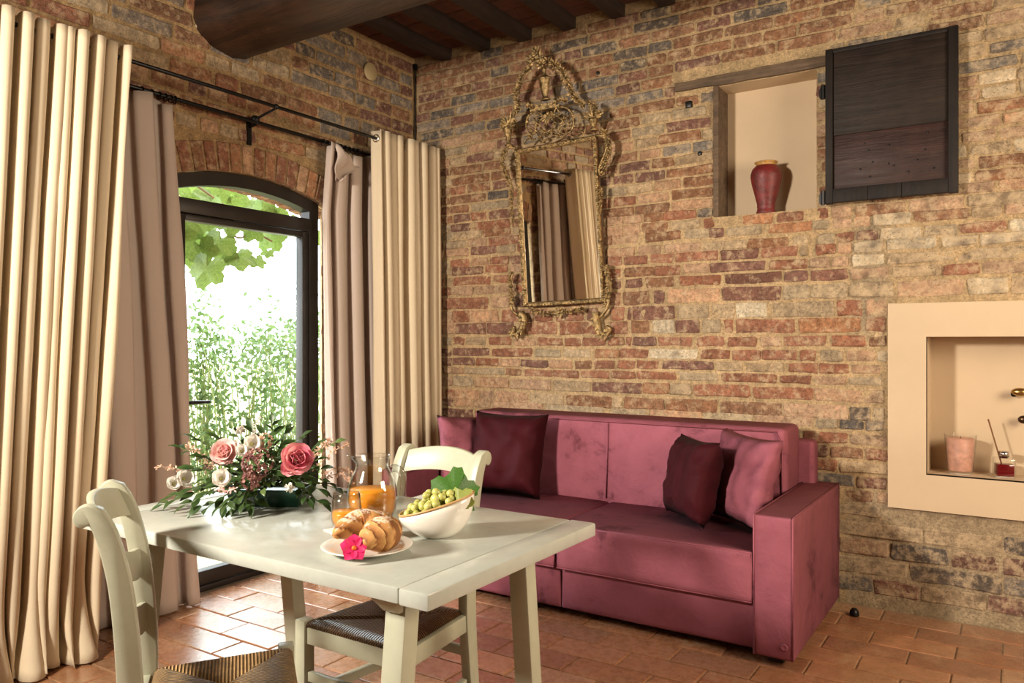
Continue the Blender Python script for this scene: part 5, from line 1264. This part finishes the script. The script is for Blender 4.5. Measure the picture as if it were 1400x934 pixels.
def tray_ring(w_, d_, z): return [rot @ Vector((sx*w_, sy*d_, z)) for sx, sy in ((-1,-1), (1,-1), (1,1), (-1,1))]
R4 = tray_ring(.105, .050, 0) + tray_ring(.118, .060, .052) + tray_ring(.112, .055, .052) + tray_ring(.10, .046, .045)
off_t = rot @ Vector((.035, .055, 0)); R4 = [p + off_t + Vector((0, 0, .001)) for p in R4]
tr_.add(R4, [(3,2,1,0)] + [(i*4+k, i*4+(k+1) % 4, (i+1)*4+(k+1) % 4, (i+1)*4+k) for i in range(3) for k in range(4)] + [(12,13,14,15)]); tr_.build('tray', M['tray'], fa, bevel=.003)
M['rim_heart'] = plain('pale_heart', (.50, .48, .16), .7); rf = random.Random(19); CENT = off_t + Vector((0, 0, .06))
# leaves: two kinds, shared between all sprigs
def leaf_me(ln, wd, mat2, name='leaf'):
    V_, F_ = petal_mesh(ln, wd, -.006, -.003, 6, 4, 0, .9); me = MB().add(V_, F_).mesh(name, True); me.materials.append(M[mat2]); return me
LM = [leaf_me(.050, .0105, 'leaf_dark'), leaf_me(.040, .0085, 'leaf_dark'), leaf_me(.034, .009, 'leaf_mid')]
def sprig(tip, kinds, nl, bend=.03, start=None, sc=1.0):
    st = start or (CENT + Vector((rf.uniform(-.04, .04), rf.uniform(-.03, .03), 0))); mid_ = (st+tip)/2 + Vector((rf.uniform(-.01, .01), rf.uniform(-.01, .01), bend))
    P = [Vector(p) for p in spline([tuple(st), tuple(mid_), tuple(tip)], 8)]
    s = tube(P, [.0022 - .0012*i/(len(P)-1) for i in range(len(P))], 5).build('foliage_sprig', M['leaf_mid'], fa, smooth=True)
    for k in range(nl):
        u = .28 + .72*k/(nl-1); i = min(len(P)-2, int(u*(len(P)-1))); p = P[i].lerp(P[i+1], u*(len(P)-1)-i) if u < 1 else P[-1]
        t = (P[min(i+1, len(P)-1)]-P[max(0, i-1)]).normalized(); side = 1 if k % 2 else -1
        sv = t.cross(Vector((0,0,1))); sv = sv.normalized() if sv.length > .01 else RGT.copy()
        d = (t*rf.uniform(.5, .9) + sv*side*rf.uniform(.5, .9) + Vector((0,0,rf.uniform(-.15, .3)))).normalized() if k < nl-1 else t
        o = bpy.data.objects.new('leaf', LM[rf.choice(kinds)]); link(o, s)
        up = (Vector((0,0,1)) - FWD*.5 + Vector((rf.gauss(0,.3), rf.gauss(0,.3), 0))); y_ = up.cross(d).normalized(); z_ = d.cross(y_)
        m4 = Matrix((d, y_, z_)).transposed().to_4x4(); q = rf.uniform(.75, 1.15)*sc
        m5 = Matrix.Translation(p) @ m4 @ Matrix.Scale(q, 4); low = (m5 @ Vector((.05, 0, 0))).z
        if low < .004: m5 = Matrix.Translation(Vector((0, 0, .005 - low))) @ m5
        o.matrix_local = m5
for x, y, dd, ks, nl in ((222,690,-.05,(0,),11),(237,678,-.10,(0,),9),(250,640,0,(0,1),8),(246,612,.02,(0,1),9),(268,600,.05,(0,1),8),(290,592,.08,(1,2),8),(318,584,.08,(1,2),7),(345,588,.10,(0,1),8),(372,578,.10,(0,1),9),(395,585,.08,(0,1),8),(412,598,.05,(0,1),8),(430,612,.02,(0,1),8),(458,605,0,(1,2),9),
                         (452,640,0,(1,),9),(448,660,-.04,(1,2),9),(420,682,-.07,(1,2),9),(440,690,-.06,(1,),8),(275,700,-.12,(0,),8),(300,703,-.12,(0,1),8),(325,707,-.12,(0,1),7),(345,700,-.13,(0,1),7),(262,668,-.10,(0,1),8),(285,672,-.12,(0,),8),(372,655,-.10,(0,1),8),(335,672,-.13,(0,1),8),(385,640,-.08,(0,1),7),(360,612,-.02,(0,1),7),(425,640,-.05,(0,1),7),(470,672,-.02,(1,),7),(255,690,-.12,(0,),9),(310,690,-.15,(0,1),8),(332,690,-.15,(0,1),8),(280,655,-.12,(0,1),8),(318,662,-.14,(0,1),8),(360,668,-.14,(1,2),7),(405,660,-.10,(0,1),8),(418,655,-.08,(0,1),8),(300,600,0,(0,1),8),(278,625,-.05,(0,1),8),(385,605,0,(0,1),8),(362,590,.04,(0,),8),(436,628,-.04,(0,1),8),(440,672,-.08,(0,1),8),(330,640,-.11,(0,),7),(375,622,-.07,(0,),7),(265,640,-.06,(0,),8)):
    tp_ = fpos(x, y, dd); tp_.z = max(tp_.z, .008); sprig(tp_, ks, nl, .03 if y > 640 else .012)
def facing(p, tilt=.25):
    n_ = (CAM - (FA+p)).normalized() + Vector((rf.gauss(0,.18), rf.gauss(0,.18), tilt)); return Matrix.Translation(p) @ n_.normalized().to_track_quat('Z', 'Y').to_matrix().to_4x4()
def rose(x, y, dd, r_, mat2, name, mat_in=None):
    p = fpos(x, y, dd); m4 = facing(p); o_ = MB(); inner = MB()
    for ring, (n_, rad, tilt, ln) in enumerate(((3, .02, 82, .50), (4, .10, 74, .60), (5, .20, 62, .72), (6, .30, 44, .82), (7, .38, 24, .90))):
        V_, F_ = petal_mesh(r_*ln, r_*.42*(1 + .12*ring), r_*.10, -.05*r_ if ring > 2 else 0, 5, 6, .06, .55)
        for k in range(n_):
            a = 2*math.pi*k/n_ + ring*.7 + rf.uniform(-.15, .15)
            mm = m4 @ Matrix.Rotation(a, 4, 'Z') @ Matrix.Translation(Vector((r_*rad*.6, 0, r_*(.10 - .05*ring)))) @ Matrix.Rotation(-R(tilt + rf.uniform(-6, 6)), 4, 'Y')
            (inner if ring < 2 and mat_in else o_).add(xf(V_, mm), F_)
    o = o_.build(name, M[mat2], fa, smooth=True)
    if mat_in: inner.build('heart', M[mat_in], o, smooth=True)
    return o
tag(rose(308, 619, -.09, .042, 'rose_pink', 'rose'), 'pale pink rose'); tag(rose(405, 628, -.10, .050, 'rose_hot', 'rose'), 'deep pink rose with paler petal edges'); rose(396, 640, -.11, .026, 'rose_hot', 'rosebud')
def lisianthus(x, y, dd, r_, tilt=.2, closed=False):
    p = fpos(x, y, dd); m4 = facing(p, tilt); o_ = MB(); V_, F_ = petal_mesh(r_, r_*.52, r_*.18, -.03*r_, 6, 7, .05, .55)
    for lay_ in range(2):
        for k in range(5): o_.add(xf(V_, m4 @ Matrix.Rotation(2*math.pi*k/5 + lay_*.6, 4, 'Z') @ Matrix.Translation(Vector((r_*.05, 0, lay_*r_*.06))) @ Matrix.Rotation(-R((72 if closed else 34) + lay_*14), 4, 'Y')), F_)
    o = o_.build('lisianthus', M['white_petal'], fa, smooth=True)
    if not closed: b = MB(); ball((0,0,r_*.12), r_*.17, b, 8, 6); b.v = xf(b.v, m4); b.build('heart', M['rim_heart'], o, smooth=True)
for a in ((302,655,-.15,.036),(343,608,-.06,.036,.3),(330,618,-.09,.026),(330,591,.02,.030,.6,True),(394,668,-.14,.030,.1,True),(250,655,-.06,.038),(237,662,-.04,.030),(322,610,-.02,.024)): lisianthus(*a)
def florets(name, x, y, dd, r_, n_, mat2, flat=.8, fs=.010):
    p = fpos(x, y, dd); o_ = MB(); V_, F_ = petal_mesh(fs, fs*.45, fs*.2, 0, 2, 2)
    for i in range(n_):
        v = Vector((rf.gauss(0,1), rf.gauss(0,1), rf.gauss(0,1))).normalized()
        if v.dot(FWD) > .35: v = -v
        c = p + v*r_*flat; m4 = Matrix.Translation(c) @ v.to_track_quat('Z', 'Y').to_matrix().to_4x4()
        for k in range(4): o_.add(xf(V_, m4 @ Matrix.Rotation(math.pi/2*k + i, 4, 'Z') @ Matrix.Rotation(-.4, 4, 'Y')), F_)
    return o_.build(name, M[mat2], fa, smooth=True)
tag(florets('hydrangea', 352, 633, -.12, .050, 80, 'dusty'), 'dusty mauve hydrangea head'); florets('hydrangea', 345, 656, -.13, .034, 40, 'dusty'); florets('blossom_cluster', 362, 603, -.03, .024, 22, 'peach')
def plume(pts, n_, spread, mat2):
    P = [Vector(p) for p in spline([tuple(fpos(*q)) for q in pts], 6)]; m_ = tube(P, .0012, 4); V_, F_ = petal_mesh(.009, .0028, 0, 0, 2, 2)
    for i in range(n_):
        u = rf.random()**.8; q = P[int((1-u)*(len(P)-1)*.0 + u*(len(P)-1))]; d = Vector((rf.gauss(0,1), rf.gauss(0,1), rf.gauss(0,1))).normalized()
        y_ = d.orthogonal().normalized(); z_ = d.cross(y_); sp_ = spread*(1-u*.7)
        m_.add(xf(V_, Matrix.Translation(q + d*sp_*rf.random()) @ Matrix((d, y_, z_)).transposed().to_4x4()), F_)
    m_.build('plume', M[mat2], fa, smooth=True)
plume([(290,640,0),(270,618,.0),(255,608,0)], 90, .022, 'peach'); plume([(345,610,.04),(350,590,.05),(354,566,.06)], 90, .016, 'white_petal'); plume([(420,630,0),(438,616,0),(452,600,0)], 100, .018, 'peach')
plume([(430,640,0),(455,618,-.02),(478,606,-.02)], 40, .008, 'peach'); plume([(440,650,0),(462,640,-.02),(490,650,-.02)], 50, .006, 'peach'); plume([(255,650,-.02),(238,640,-.02),(212,639,-.02)], 50, .006, 'peach'); plume([(440,655,-.04),(465,648,-.05),(484,662,-.06)], 50, .006, 'peach')
plume([(300,668,-.16),(310,672,-.17),(322,668,-.17)], 40, .010, 'rose_pink'); plume([(282,640,-.08),(300,632,-.10),(318,630,-.12)], 50, .014, 'dusty')
